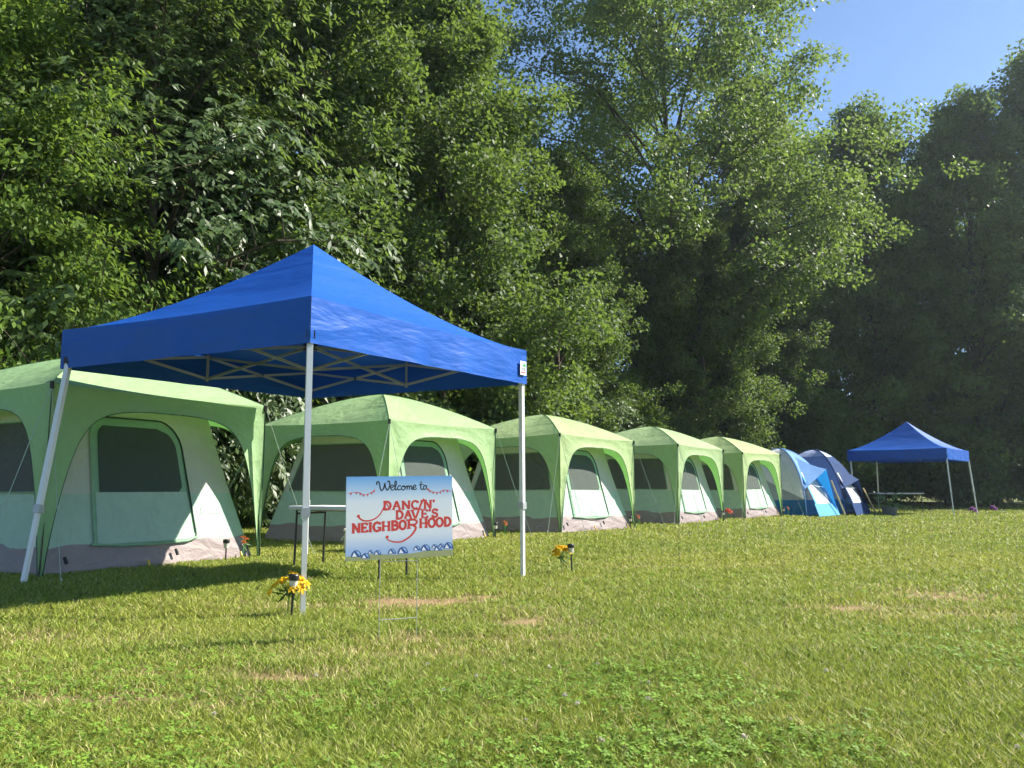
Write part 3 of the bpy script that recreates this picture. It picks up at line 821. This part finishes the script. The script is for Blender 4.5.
def flower_bunch(loc, heads, r, m, label, stem_m, foot=(0,0), leaves=8, npet=6, group='silk flowers stuck in the lawn'):
    """heads: list of local positions"""
    t = empty('flower_bunch', loc, 0, label, 'flowers', group)
    rr = random.Random(int(loc[0]*37+loc[1]*91))
    f = Vector((foot[0], foot[1], 0)); c0 = sum((Vector(h) for h in heads), Vector())/len(heads); neck = f.lerp(c0, .62)
    mb = MB(); mb.tube([f+Vector((0,0,-.01)), (f+neck)/2, neck], .004, 6)
    for h in heads: mb.tube([neck, (neck+Vector(h))/2+Vector((0,0,.01)), Vector(h)], .0028, 5)
    mb.build('stem', stem_m, t)
    for h in heads:
        mb = MB(); h = Vector(h); dd = (h-neck); dd = Vector((dd.x, dd.y, abs(dd.z)+.04))
        flower_head(mb, h, dd+Vector((0,-.06,0)), r, npet, rr); flower_head(mb, h+Vector((0,0,.004)), dd+Vector((rr.uniform(-.03,.03),0,.03)), r*.62, npet-1, rr)
        mb.build('blossom', m, t)
    if leaves:
        mb = MB()
        for i in range(leaves):
            b = neck.lerp(Vector(heads[i % len(heads)]), rr.uniform(.1,.8)); d = Vector((rr.uniform(-1,1), rr.uniform(-1,1), rr.uniform(-.9,.1))).normalized(); s = d.orthogonal().normalized()
            mb.poly([b, b+d*.035+s*.012, b+d*.08, b+d*.035-s*.012])
        mb.build('leaf', M['leafy'], t)
    return t
solar_light((-1.565, 6.08, 0), .31, 'black solar stake light among yellow flowers, by the near canopy leg', .3, R(2))
flower_bunch((-1.58, 6.11, 0), [(-.125,.0,.215), (-.09,.02,.25), (-.05,-.02,.262), (-.02,.03,.265), (.0,.05,.305), (.035,-.03,.23), (.06,.02,.255), (.095,.02,.235), (.05,.04,.28), (.075,-.02,.205), (-.075,.03,.245), (.02,-.04,.215), (-.145,.0,.18)], .038, M['petal_y'],
             'large drooping bunch of yellow silk flowers at the foot of the near canopy leg', M['stem'], (-.03,.03), 14)
solar_light((.638, 9.05, 0), .33, 'black solar stake light on open lawn right of the large canopy', 0, R(-2))
flower_bunch((.55, 9.06, 0), [(-.09,0,.245), (-.06,.02,.29), (-.03,-.02,.275), (.0,.0,.26), (.03,.02,.27), (.06,0,.25), (-.07,-.03,.22), (.0,.03,.29)], .045, M['petal_y'],
             'smaller bunch of yellow silk flowers beside the solar light on open lawn', M['stem'], (-.02,0), 10)
names = ['nearest green tent', 'green tent behind the welcome sign', 'middle green tent', 'fourth green tent from the left', 'farthest green tent']
for i, (x, y) in enumerate(((.72,-1.72), (1.28,-1.66), (1.0,-1.66), (1.15,-1.62), (1.25,-1.62))):
    p = tent_pt(i, x, y)
    solar_light(p, .26, 'small black solar light at the front of the '+names[i], i)
    q = tent_pt(i, x+.22, y-.05)
    mt = M['petal_r'] if i == 3 else M['petal_o']
    hd = [(0,0,.27), (.03,.02,.25), (.02,-.03,.22)] if i != 3 else [(-.06,0,.24), (0,.02,.29), (.06,0,.25), (.02,-.03,.22), (-.02,-.02,.28), (.07,.02,.22)]
    flower_bunch(q, hd, .030 if i != 3 else .055, mt, ('bright red' if i == 3 else 'dull orange')+' silk flower before the '+names[i], M['stem_bright'], (0,0), 3)
for (x, y, lb) in ((15.4, 28.2, 'purple flowers at the near right leg of the distant canopy'), (17.4, 30.5, 'purple flowers on the grass just right of the distant canopy')):
    flower_bunch((x, y, 0), [(-.07,0,.2), (0,.03,.26), (.07,0,.21), (.03,-.05,.17), (-.03,-.05,.23), (.0,0,.2)], .08, M['petal_p'], lb, M['stem'], (0,0), 10)

# ------------------------------------------------------------------ welcome sign
SX, SZ = .69, .505
sg = empty('welcome_sign', (-.690, 5.26, 0), R(26), 'blue and white yard sign with red lettering on a thin wire stake', 'sign')
def sign_panel_mat():
    m, nt, out = new_mat('printed_panel')
    tc = N(nt, 'ShaderNodeTexCoord'); sp = N(nt, 'ShaderNodeSeparateXYZ'); nt.links.new(tc.outputs['Object'], sp.inputs[0])
    mr = N(nt, 'ShaderNodeMapRange'); mr.inputs[1].default_value = 0; mr.inputs[2].default_value = SZ
    nt.links.new(sp.outputs['Z'], mr.inputs[0])
    cr = N(nt, 'ShaderNodeValToRGB'); e = cr.color_ramp.elements
    e[0].position = 0; e[0].color = (.42,.56,.82,1); e[1].position = 1; e[1].color = (.16,.42,.80,1)
    for p, c in ((.12,(.42,.57,.84,1)), (.28,(.76,.81,.90,1)), (.5,(.83,.85,.87,1)), (.7,(.76,.82,.89,1)), (.82,(.50,.67,.87,1))):
        x = e.new(p); x.color = c
    nt.links.new(mr.outputs[0], cr.inputs[0])
    p = N(nt, 'ShaderNodeBsdfPrincipled'); p.inputs['Roughness'].default_value = .42; p.inputs['Specular IOR Level'].default_value = .35
    nt.links.new(cr.outputs[0], p.inputs['Base Color'])
    t_ = N(nt, 'ShaderNodeBsdfTranslucent'); nt.links.new(cr.outputs[0], t_.inputs['Color'])
    ms = N(nt, 'ShaderNodeMixShader'); ms.inputs[0].default_value = .12
    nt.links.new(p.outputs[0], ms.inputs[1]); nt.links.new(t_.outputs[0], ms.inputs[2]); nt.links.new(ms.outputs[0], out.inputs[0]); return m
pn = MB().box((0,0,SZ/2), (SX/2,.005,SZ/2)).build('panel', sign_panel_mat(), sg)
pn.location = (0, 0, .488); pn.rotation_euler = (0, R(-.9), 0)
# print coordinates: px measured on an enlarged view of the panel (93..655 by 83..530)
layer = [0]
def PP(x, y, o=0.0): return ((x-93)/562*SX-SX/2, -.00515-o*.2, SZ-(y-83)/447*SZ)
def ribbon(mb, pts, w0, w1=None, taper=False):
    layer[0] += 1; o = .00002*(layer[0] % 60)
    pts = [Vector((p[0], p[1], 0)) for p in pts]; n = len(pts); Lr, Rr = [], []
    for i, p in enumerate(pts):
        d = pts[min(i+1,n-1)]-pts[max(i-1,0)]; d.normalize(); q = Vector((-d.y, d.x, 0))
        w_ = w0 if w1 is None else w0+(w1-w0)*i/(n-1)
        Lr.append(p+q*w_/2); Rr.append(p-q*w_/2)
    mb.quad_grid([[PP(a.x, a.y, o), PP(b.x, b.y, o)] for a, b in zip(Lr, Rr)])
def arc(cx, cy, rx, ry, a0, a1, n=12): return [(cx+rx*math.cos(R(a0+(a1-a0)*i/n)), cy-ry*math.sin(R(a0+(a1-a0)*i/n))) for i in range(n+1)]
# glyph strokes on a unit box, y up; heavy strokes and serif bars
def ell(cx, cy, rx, ry, a0, a1, n=12): return [(cx+rx*math.cos(R(a0+(a1-a0)*i/n)), cy+ry*math.sin(R(a0+(a1-a0)*i/n))) for i in range(n+1)]
GL = {
 'D': [[(.2,0),(.2,1)], [(.05,.95),(.45,.95)]+ell(.45,.5,.42,.45,90,-90)+[(.05,.05)]],
 'A': [[(.12,.03),(.5,1)], [(.5,1),(.88,.03)], [(.25,.36),(.75,.36)], [(0,.04),(.3,.04)], [(.7,.04),(1,.04)]],
 'N': [[(.17,0),(.17,1)], [(.17,.97),(.83,.03)], [(.83,0),(.83,1)], [(0,.04),(.34,.04)], [(0,.96),(.26,.96)], [(.68,.96),(1,.96)]],
 'C': [ell(.52,.5,.42,.46,48,312), [(.84,.98),(.84,.68)]],
 'I': [[(.5,0),(.5,1)], [(.1,.96),(.9,.96)], [(.1,.04),(.9,.04)]],
 'V': [[(.1,.97),(.5,.02)], [(.5,.02),(.9,.97)], [(0,.96),(.3,.96)], [(.7,.96),(1,.96)]],
 'E': [[(.2,0),(.2,1)], [(.04,.95),(.86,.95)], [(.04,.05),(.9,.05)], [(.2,.5),(.62,.5)], [(.84,.98),(.84,.76)], [(.87,.02),(.87,.26)], [(.62,.38),(.62,.62)]],
 'S': [ell(.5,.73,.33,.22,35,270,10)+ell(.5,.27,.36,.24,90,-145,10), [(.82,.98),(.82,.72)], [(.14,.02),(.14,.28)]],
 'G': [ell(.52,.5,.42,.46,50,330), [(.55,.42),(1,.42)], [(.86,.42),(.86,.05)], [(.84,.98),(.84,.72)]],
 'H': [[(.18,0),(.18,1)], [(.82,0),(.82,1)], [(.18,.5),(.82,.5)], [(0,.04),(.36,.04)], [(0,.96),(.36,.96)], [(.64,.04),(1,.04)], [(.64,.96),(1,.96)]],
 'B': [[(.2,0),(.2,1)], [(.04,.95),(.5,.95)]+ell(.5,.74,.3,.21,90,-90,8)+[(.2,.53)], [(.2,.53),(.52,.53)]+ell(.52,.29,.36,.24,90,-90,8)+[(.04,.05)]],
 'O': [ell(.5,.5,.42,.46,0,360,22)],
 'R': [[(.2,0),(.2,1)], [(.04,.95),(.5,.95)]+ell(.5,.73,.32,.22,90,-90,8)+[(.2,.51)], [(.45,.5),(.8,.05)], [(0,.04),(.38,.04)]],
 "'": [[(.5,1.05),(.35,.72)]],
}
def word(mb, s, boxes, sw, rise=0):
    for ch, (x0, x1, yb, h) in zip(s, boxes):
        for st in GL[ch]:
            horiz = len(st) == 2 and abs(st[0][1]-st[1][1]) < 1e-6
            ribbon(mb, [(x0+(x1-x0)*p[0], yb-h*p[1]) for p in st], sw*(.62 if horiz else 1))
red = MB()
def boxes(ws, x0, yb0, yb1, h, gap): 
    out = []; x = x0; tot = sum(ws)+gap*(len(ws)-1)
    for w_ in ws:
        f = (x-x0)/tot; out.append((x, x+w_, yb0+(yb1-yb0)*f, h)); x += w_+gap
    return out
word(red, "DANC", boxes([46,46,48,42], 280, 265, 264, 46, 3), 12)
word(red, "N'", boxes([46,14], 496, 264, 263, 46, 4), 12)
word(red, "DA", boxes([43,42], 346, 317, 316, 46, 3), 12)
word(red, "E'S", boxes([40,14,36], 482, 315, 312, 46, 2), 12)
word(red, "NEIGHBO", boxes([44,36,20,44,46,41,38], 122, 383, 373, 50, 2), 13.5)
word(red, "HOOD", boxes([46,41,41,43], 472, 369, 364, 50, 2), 13.5)
ribbon(red, [(434,271), (451,316)], 12); ribbon(red, [(424,272), (446,271)], 7)      # V, left stroke
# long stroke: I of the first row, right side of the V, top of the R
ribbon(red, catmull([(500,210), (487,228), (473,262), (461,296), (453,316)], 5), 11)
ribbon(red, [(478,221), (514,217)], 7); ribbon(red, [(452,267), (486,266)], 7)
ribbon(red, [(418,322), (416,371)], 13); ribbon(red, [(404,325), (440,322)]+arc(440,336,20,14,90,-90,8)+[(418,350)], 11); ribbon(red, [(405,369), (428,368)], 7)
ribbon(red, catmull([(434,349), (454,366), (440,396), (412,422), (375,440), (335,438), (308,426), (301,412)], 6), 13, 5)
ribbon(red, catmull([(320,266), (293,226), (284,252), (264,290), (232,314), (195,321), (168,312), (155,296)], 6), 5, 9)
for cx, cy in ((155,294), (303,411)):
    layer[0] += 1; red.poly([PP(cx+8*math.cos(q*.5236), cy+8*math.sin(q*.5236), .0015) for q in range(12)][::-1])
red.build('red_lettering', M['red_ink'], pn)
# script line: Welcome to
sp = MB(); SW = 5.5
def script(pts, w_=SW, n=6): ribbon(sp, catmull(pts, n), w_)
script([(250,128), (247,118), (254,110), (262,122), (266,148), (274,160), (284,146), (290,120), (293,140), (302,158), (313,142), (316,118), (310,108), (304,116)], 6.5)
script([(318,148), (332,142), (334,132), (324,132), (320,146), (328,159), (340,153)])
script([(340,153), (349,132), (350,112), (344,112), (342,136), (347,158), (355,152)])
script([(374,138), (366,134), (357,146), (362,158), (375,153)])
script([(390,136), (380,140), (379,154), (389,159), (397,148), (392,136), (388,140), (403,142)])
script([(403,142), (408,136), (407,158)]); script([(407,146), (416,136), (420,142), (419,158)]); script([(419,146), (428,136), (433,142), (432,155), (440,154)])
script([(440,150), (452,143), (453,134), (444,134), (440,147), (447,158), (460,152)])
script([(484,112), (481,136), (482,154), (490,157), (495,152)]); script([(472,132), (497,128)], 4.5)
script([(505,134), (497,140), (497,153), (505,157), (512,148), (508,136), (503,136), (516,140)])
sp.build('script_lettering', M['black_ink'], pn)
# bunting either side
bu = MB()
def bunting(P):
    c = catmull(P, 8); ribbon(bu, c, 2.2)
    for i in range(3, len(c)-2, 4):
        p = c[i]; layer[0] += 1; o = .0013
        bu.poly([PP(p.x-6, p.y, o), PP(p.x+1, p.y+14, o), PP(p.x+6, p.y-1, o)])
bunting([(100,172), (150,166), (185,180), (225,166), (240,148)]); bunting([(515,148), (535,166), (575,176), (610,162), (652,172)])
bu.build('printed_bunting', M['red_ink'], pn)
# printed ground strip and little dome tents
st = MB(); P = []
for i in range(23):
    x = 94+560*i/22; P.append([PP(x, 529.5), PP(x, 506-6*math.sin(i*.42)-.35*i)])
st.quad_grid(P).build('printed_ground', M['olive_ink'], pn)
for i, (cx, cy, r) in enumerate(((218,487,14), (145,494,27), (192,507,22), (253,493,19), (328,490,21), (385,488,28), (460,480,20), (506,480,27), (592,472,17), (556,474,17), (574,486,21), (632,474,27))):
    o = .0003+.00012*(i % 6)
    tp = MB().poly([PP(cx+r*math.cos(R(a)), cy+r*.6-r*1.35*math.sin(R(a)), o) for a in range(0, 181, 12)][::-1]).build('printed_tent', M['navy_ink'], pn)
    MB().poly([PP(cx-r*.1, cy-r*.65, o+.00004), PP(cx+r*.55, cy-r*.35, o+.00004), PP(cx+r*.75, cy+r*.45, o+.00004), PP(cx+r*.25, cy-.1*r, o+.00004)]).build('tent_panel', M['sky_ink'], tp)
    MB().poly([PP(cx-r*.75, cy+r*.5, o+.00004), PP(cx-r*.4, cy-r*.3, o+.00004), PP(cx+r*.15, cy+r*.5, o+.00004)]).build('tent_door', M['white_ink'], tp)
# wire stake
wk = MB(); wx = .12
for s in (-1, 1): wk.tube([(s*wx-.01, 0.0, .60), (s*wx-.01, 0.0, .02), (s*wx-.01, 0, -.05)], .0024, 6)
wk.tube([(-wx-.01, 0, .125), (wx-.01, 0, .125)], .0024, 6); wk.tube([(-wx-.01, 0, .472), (wx-.01, 0, .472)], .0024, 6)
wk.build('wire_stake', M['wire'], sg)

# ------------------------------------------------------------------ trees
def leaf_cloud(centers, n_per, sig, ln, wd, rs, axis_mode, tint_base, outward=None):
    """leaf faces (folded kites) scattered round pad centres. centers (k,3)"""
    k = len(centers); n = k*n_per
    if axis_mode == 'compound':
        # sprays: twigs round each pad centre, seven hanging leaflets on each
        nl = 7; nt_ = max(1, n_per//nl); m = k*nt_; n = m*nl
        c = np.repeat(centers, nt_, 0); o = np.repeat(outward, nt_, 0)
        st = c+rs.normal(size=(m, 3))*np.array(sig)
        d = o*.9+rs.normal(size=(m, 3))*.55+np.array([0,0,-.15]); d /= np.linalg.norm(d, axis=1)[:, None]
        tt = np.repeat(tint_base, nt_)+rs.normal(size=m)*.13
        up0 = np.array([0,0,1.0])+o*.5+rs.normal(size=(m, 3))*.25
        sd = np.cross(d, up0); sd /= np.linalg.norm(sd, axis=1)[:, None]+1e-9
        Ls = ln*(1.5+.6*rs.random(m)); P0, AX = [], []
        for j in range(nl):
            f = (j//2+1)/(nl//2+1) if j < nl-1 else 1.05
            sg_ = 0 if j == nl-1 else (1 if j % 2 else -1)
            P0.append(st+d*(Ls*f)[:, None]+np.array([0,0,-1.0])*(Ls*.30*f*f)[:, None])
            a = d*(.45+.35*(sg_ == 0))+sd*sg_*.75+np.array([0,0,-.62])+rs.normal(size=(m, 3))*.14; AX.append(a/np.linalg.norm(a, axis=1)[:, None])
        pos = np.stack(P0, 1).reshape(-1, 3); ax = np.stack(AX, 1).reshape(-1, 3); out = np.repeat(o, nl, 0); tb = np.repeat(tt, nl)
        up = rs.normal(size=(n, 3))*.25+out*.7+np.array([0,0,.7])
        side = np.cross(ax, up); side /= np.linalg.norm(side, axis=1)[:, None]+1e-9; nr = np.cross(side, ax)
        L = ln*(.75+.45*rs.random(n))[:, None]; Wd = wd*(.8+.4*rs.random(n))[:, None]
        mid = pos+ax*L*.45-nr*L*.05
        V = np.stack([pos, mid+side*Wd*.5+nr*L*.07, pos+ax*L, mid-side*Wd*.5+nr*L*.07], 1).reshape(-1, 3)
        b = np.arange(n)*4
        return V, np.stack([b, b+1, b+2, b+3], 1), np.clip(tb+rs.normal(size=n)*.08, 0, 1)
    c = np.repeat(centers, n_per, 0); tb = np.repeat(tint_base, n_per)
    g = rs.normal(size=(n, 3)); rn = np.linalg.norm(g, axis=1)[:, None]; g = g*np.minimum(1, 1.75/rn)*.95
    pos = c+g*np.array(sig)
    out = np.repeat(outward, n_per, 0)
    if axis_mode == 'droop':
        ax = out*.75+rs.normal(size=(n, 3))*.55+np.array([0,0,-.85])
    else:
        ax = out*.4+rs.normal(size=(n, 3))*.9+np.array([0,0,-.25])
    ax /= np.linalg.norm(ax, axis=1)[:, None]
    up = rs.normal(size=(n, 3))*.55+out*.55+np.array([0,0,.75])
    side = np.cross(ax, up); side /= np.linalg.norm(side, axis=1)[:, None]+1e-9
    nr = np.cross(side, ax)
    L = ln*(.7+.6*rs.random(n))[:, None]; Wd = wd*(.7+.6*rs.random(n))[:, None]
    v0 = pos; v2 = pos+ax*L
    mid = pos+ax*L*.42-nr*L*.05
    v1 = mid+side*Wd*.5+nr*L*.07; v3 = mid-side*Wd*.5+nr*L*.07
    V = np.stack([v0, v1, v2, v3], 1).reshape(-1, 3)
    b = np.arange(n)*4; F = np.stack([b, b+1, b+2, b+3], 1)
    tint = np.clip(tb+rs.normal(size=n)*.16, 0, 1)
    return V, F, tint

def tree_proto(name, seed, H, Rm, t0, limbs, pads, leaves, ln, wd, mode, m, sig=(.42,.42,.17), profile='dome', trunk_r=.2, inner=.35, twig=True, lean=(0,0), bare=0.0, spread=.2):
    """crown and trunk mesh datablocks for one kind of tree"""
    rs = np.random.default_rng(seed); tr = MB(); rr = random.Random(seed)
    pts = []; 
    for i in range(9):
        f = i/8; pts.append(Vector((lean[0]*f*f+.12*math.sin(f*5+seed), lean[1]*f*f+.12*math.cos(f*4+seed), H*.93*f)))
    tr.tube(pts, [max(.02, trunk_r*(1-.9*(i/8)**.8)*(1.35 if i == 0 else 1)) for i in range(9)], 9)
    def trunk_at(f):
        f = min(max(f, 0), 1)*8; i = min(int(f), 7); return pts[i].lerp(pts[i+1], f-i)
    cen, outs, tb = [], [], []
    for i in range(limbs):
        q = (i+.5)/limbs; t = t0+(1-t0)*q
        if profile == 'dome': pr = math.sin(math.pi*min(1, .18+.82*(1-q)**.75)*.5)**.8*(1 if q > .12 else .8+.2*q/.12)
        elif profile == 'edge': pr = (1-q**2.2)**.6*(.9+.1*q)
        else: pr = (.55+.45*math.sin(math.pi*q**.8))*(1-q**5)
        a = i*2.39996+rr.uniform(-.35,.35); L = Rm*pr*rr.uniform(.62,1.1)
        zt = t*H; st = trunk_at(max(.05, t-.13*rr.uniform(.5,1.3)))
        rise = rr.uniform(.0,.30)*L
        tip = Vector((pts[4].x*0+math.cos(a)*L, math.sin(a)*L, zt))
        tip.x += trunk_at(t).x; tip.y += trunk_at(t).y
        midp = st.lerp(tip, .5)+Vector((0,0,.10*L+rise*.3))
        r0 = max(.012, trunk_r*.34*(1-.75*q))
        tr.tube([st, midp, tip], [r0, r0*.6, r0*.2], 5, cap=False)
        tint_l = .45+rr.uniform(-.22,.22)
        for p in range(pads):
            f = inner+(1.08-inner)*((p+rr.random())/pads)
            b = (st.lerp(midp, f*2) if f < .5 else midp.lerp(tip, min(1.1, f*2-1)))
            sp_ = spread*L*(f**.7)+.12
            off = Vector((rr.gauss(0,1)*sp_*.75, rr.gauss(0,1)*sp_*.75, rr.gauss(0,1)*sp_*.7))
            c = b+off
            if c.z < .5: c.z = .5+rr.random()*.4
            if rr.random() < bare: continue
            if twig and .15 < off.length < 1.5 and abs(off.z) < .9: tr.tube([b, c], [r0*.3, .004], 3, cap=False)
            cen.append(c[:]); o = Vector((c.x-trunk_at(t).x, c.y-trunk_at(t).y, .25*(c.z-H*(t0+.3)))); o.normalize(); outs.append(o[:]); tb.append(tint_l+rr.uniform(-.15,.15))
    cen, outs, tb = np.array(cen), np.array(outs), np.array(tb)
    V, F, tint = leaf_cloud(cen, leaves, sig, ln, wd, rs, mode, tb, outs)
    V[:, 2] = np.maximum(V[:, 2], .05)
    cm = mesh_np(name+'_crown', V, F, m, tint=tint)
    to = MB(); tm = bpy.data.meshes.new(name+'_trunk'); tm.from_pydata(tr.v, [], tr.f); tm.update(); tm.polygons.foreach_set('use_smooth', [True]*len(tm.polygons)); tm.materials.append(M['bark'])
    return cm, tm
PR = {}
PR['hickory'] = tree_proto('hickory', 3, 13.5, 4.2, .07, 62, 15, 84, .165, .062, 'compound', M['leaf_long'], (.30,.30,.16), 'edge', .2, inner=.45)
PR['lime'] = tree_proto('lime', 14, 9.5, 2.9, .10, 40, 12, 84, .14, .055, 'droop', M['leaf_lime'], (.28,.28,.13), 'edge', .13, inner=.45)
PR['maple'] = tree_proto('maple', 5, 17, 4.6, .06, 50, 22, 116, .125, .095, 'any', M['leaf_maple'], (.30,.30,.22), 'edge', .24, inner=.5, spread=.17)
PR['maple_b'] = tree_proto('maple_b', 25, 16, 4.4, .08, 48, 22, 116, .13, .098, 'any', M['leaf_maple'], (.31,.31,.23), 'edge', .22, inner=.5, spread=.17)
PR['dark'] = tree_proto('dark', 8, 20, 5.0, .05, 60, 17, 92, .17, .125, 'any', M['leaf_dark'], (.40,.40,.28), 'edge', .28, inner=.5, spread=.17)
PR['oak'] = tree_proto('oak', 9, 27, 8.6, .30, 74, 20, 100, .165, .125, 'any', M['leaf_dark'], (.42,.42,.27), 'oval', .30, inner=.5, bare=.06)
PR['bush'] = tree_proto('bush', 12, 2.8, 1.5, .10, 30, 8, 60, .13, .09, 'any', M['leaf_maple'], (.22,.22,.14), 'edge', .05)
PR['bush_b'] = tree_proto('bush_b', 15, 3.6, 1.7, .06, 30, 9, 56, .14, .05, 'compound', M['leaf_long'], (.24,.24,.14), 'edge', .05)

def plant(kind, x, y, s, rz, label, name='tree', cat='tree', group='trees along the edge of the woods', sz=None, z=0):
    t = empty(name, (x, y, G(x, y)), rz, label, cat, group); t.scale = (s, s, sz or s)
    cm, tm = PR[kind]
    o = bpy.data.objects.new('trunk' if name == 'tree' else 'branches', tm); col.objects.link(o); o.parent = t
    o = bpy.data.objects.new('crown' if name == 'tree' else 'foliage', cm); col.objects.link(o); o.parent = t
    return t
TREES = [
 ('hickory', -11.6, 12.6, 1.0, .3, 'tree with long drooping leaves at the far left edge, leaning over the nearest green tent'),
 ('lime', -8.7, 13.5, 1.0, 1.1, 'young yellow-green tree at the left photo edge above the nearest tent'),
 ('hickory', -7.6, 17.0, 1.12, 2.2, 'tall tree with pale drooping leaves, directly behind the peak of the large canopy'),
 ('maple', -4.9, 20.2, 1.0, .6, 'broad bright green tree filling the top of the photo above the large canopy'),
 ('maple_b', -1.9, 22.8, .96, 3.9, 'rounded bright green tree just left of the tall tree with the bare trunk'),
 ('maple', 1.6, 27.6, .72, 2.5, 'dense green tree behind the middle green tents, below the tall tree'),
 ('oak', 6.9, 35.5, 1.02, 1.7, 'tallest tree with a visible bare trunk and sky showing between its limbs'),
 ('maple_b', 7.6, 33.0, .74, 5.2, 'mid-height bushy tree in front of the tallest tree, above the last green tent'),
 ('dark', 13.0, 41.0, 1.02, .2, 'dark tree right of the tallest tree, behind the dome tents'),
 ('maple_b', 11.2, 37.5, .86, .4, 'lighter green tree rising over the blue and white dome tents'),
 ('dark', 18.6, 43.0, 1.06, 2.4, 'dark tree with a rounded top directly behind the distant canopy'),
 ('dark', 23.8, 42.0, 1.08, 4.4, 'dark tree right of the distant canopy whose top climbs toward the right photo edge'),
 ('dark', 28.8, 43.0, 1.24, 1.3, 'tallest dark tree at the right photo edge'),
]
for k, x, y, s, rz, lb in TREES: plant(k, x, y, s, rz, lb)
BACK = [('dark',-16.5,15.5,.9), ('dark',-13.0,18.5,.95), ('maple',-10.8,21.5,1.05), ('dark',-8.0,25.0,1.0), ('dark',-4.5,28.5,1.05), ('dark',-1.5,31.5,.80), ('dark',2.6,34.5,.60), ('dark',4.6,41.0,.74),
        ('dark',9.0,45.0,.85), ('dark',14.5,49.0,1.0), ('dark',21.0,50.0,1.0), ('dark',27.0,51.0,1.1), ('dark',34.0,52.0,.95), ('dark',-14,26,1.0), ('dark',-20,20,1.0)]
for i, (k, x, y, s) in enumerate(BACK):
    plant(k, x, y, s, i*1.9+.4, 'dark tree deep in the woods, hidden behind the front trees', group='trees deep in the woods')
for i, (x, y) in enumerate(((14.2,45.0), (17.2,45.6), (20.2,46.0), (23.2,45.4), (26.2,46.0), (29.2,45.5), (32.2,45.8), (11,43))):
    plant('bush_b', x, y, 1.25, i*2.1, 'dark shrub deep in the woods behind the front trees', 'shrub', 'shrub', 'shrubs deep in the woods')
BUSH = [('bush_b',-9.6,12.2,1.0,'leafy shrub behind the nearest green tent, at the left photo edge'), ('bush',-7.2,14.6,1.05,'round shrub seen between the two nearest green tents'),
        ('bush_b',-5.0,16.6,.95,'long-leaved shrub behind the roof of the green tent by the welcome sign'), ('bush',-2.6,18.9,1.0,'shrub behind the right side of the green tent by the welcome sign'),
        ('bush',-.3,20.6,1.25,'tall rounded shrub above the left roof edge of the middle green tent'), ('bush',1.5,23.2,1.2,'vine-covered shrub rising over the peak of the middle green tent'),
        ('bush_b',3.6,26.2,1.1,'shrub behind the gap right of the middle green tent'), ('bush',5.6,29.6,1.2,'shrub behind the farthest green tent'),
        ('bush_b',8.2,33.4,1.2,'shrub above the pale blue dome tent'), ('bush_b',11.5,36.8,1.2,'dark shrub behind the navy dome tent'),
        ('bush_b',14.6,39.6,1.2,'shaded shrub seen under the distant canopy roof'), ('bush',18.4,39.8,1.15,'shaded shrub just right of the distant canopy'),
        ('bush_b',22.0,39.4,1.2,'shaded shrub near the right photo edge'), ('bush',25.6,39.6,1.3,'shaded shrub at the right photo edge')]
for i, (k, x, y, s, lb) in enumerate(BUSH): plant(k, x-.25, y+.9, s*.95, i*1.3, lb, 'shrub', 'shrub', 'shrubs at the foot of the trees')

# ------------------------------------------------------------------ air
hz = MB().box((6, 30, 24), (58, 62, 25.5)).build('flare_haze', None); tag(hz, kind='stuff')  # thin haze volume added to imitate the veil of sun flare
m, nt, out = new_mat('flare_haze_air'); pv = N(nt, 'ShaderNodeVolumePrincipled'); pv.inputs['Color'].default_value = (.78,.89,1,1)
pv.inputs['Density'].default_value = .0005; pv.inputs['Anisotropy'].default_value = .55
nt.links.new(pv.outputs[0], out.inputs['Volume']); hz.data.materials.append(m)
sc.cycles.volume_bounces = 0
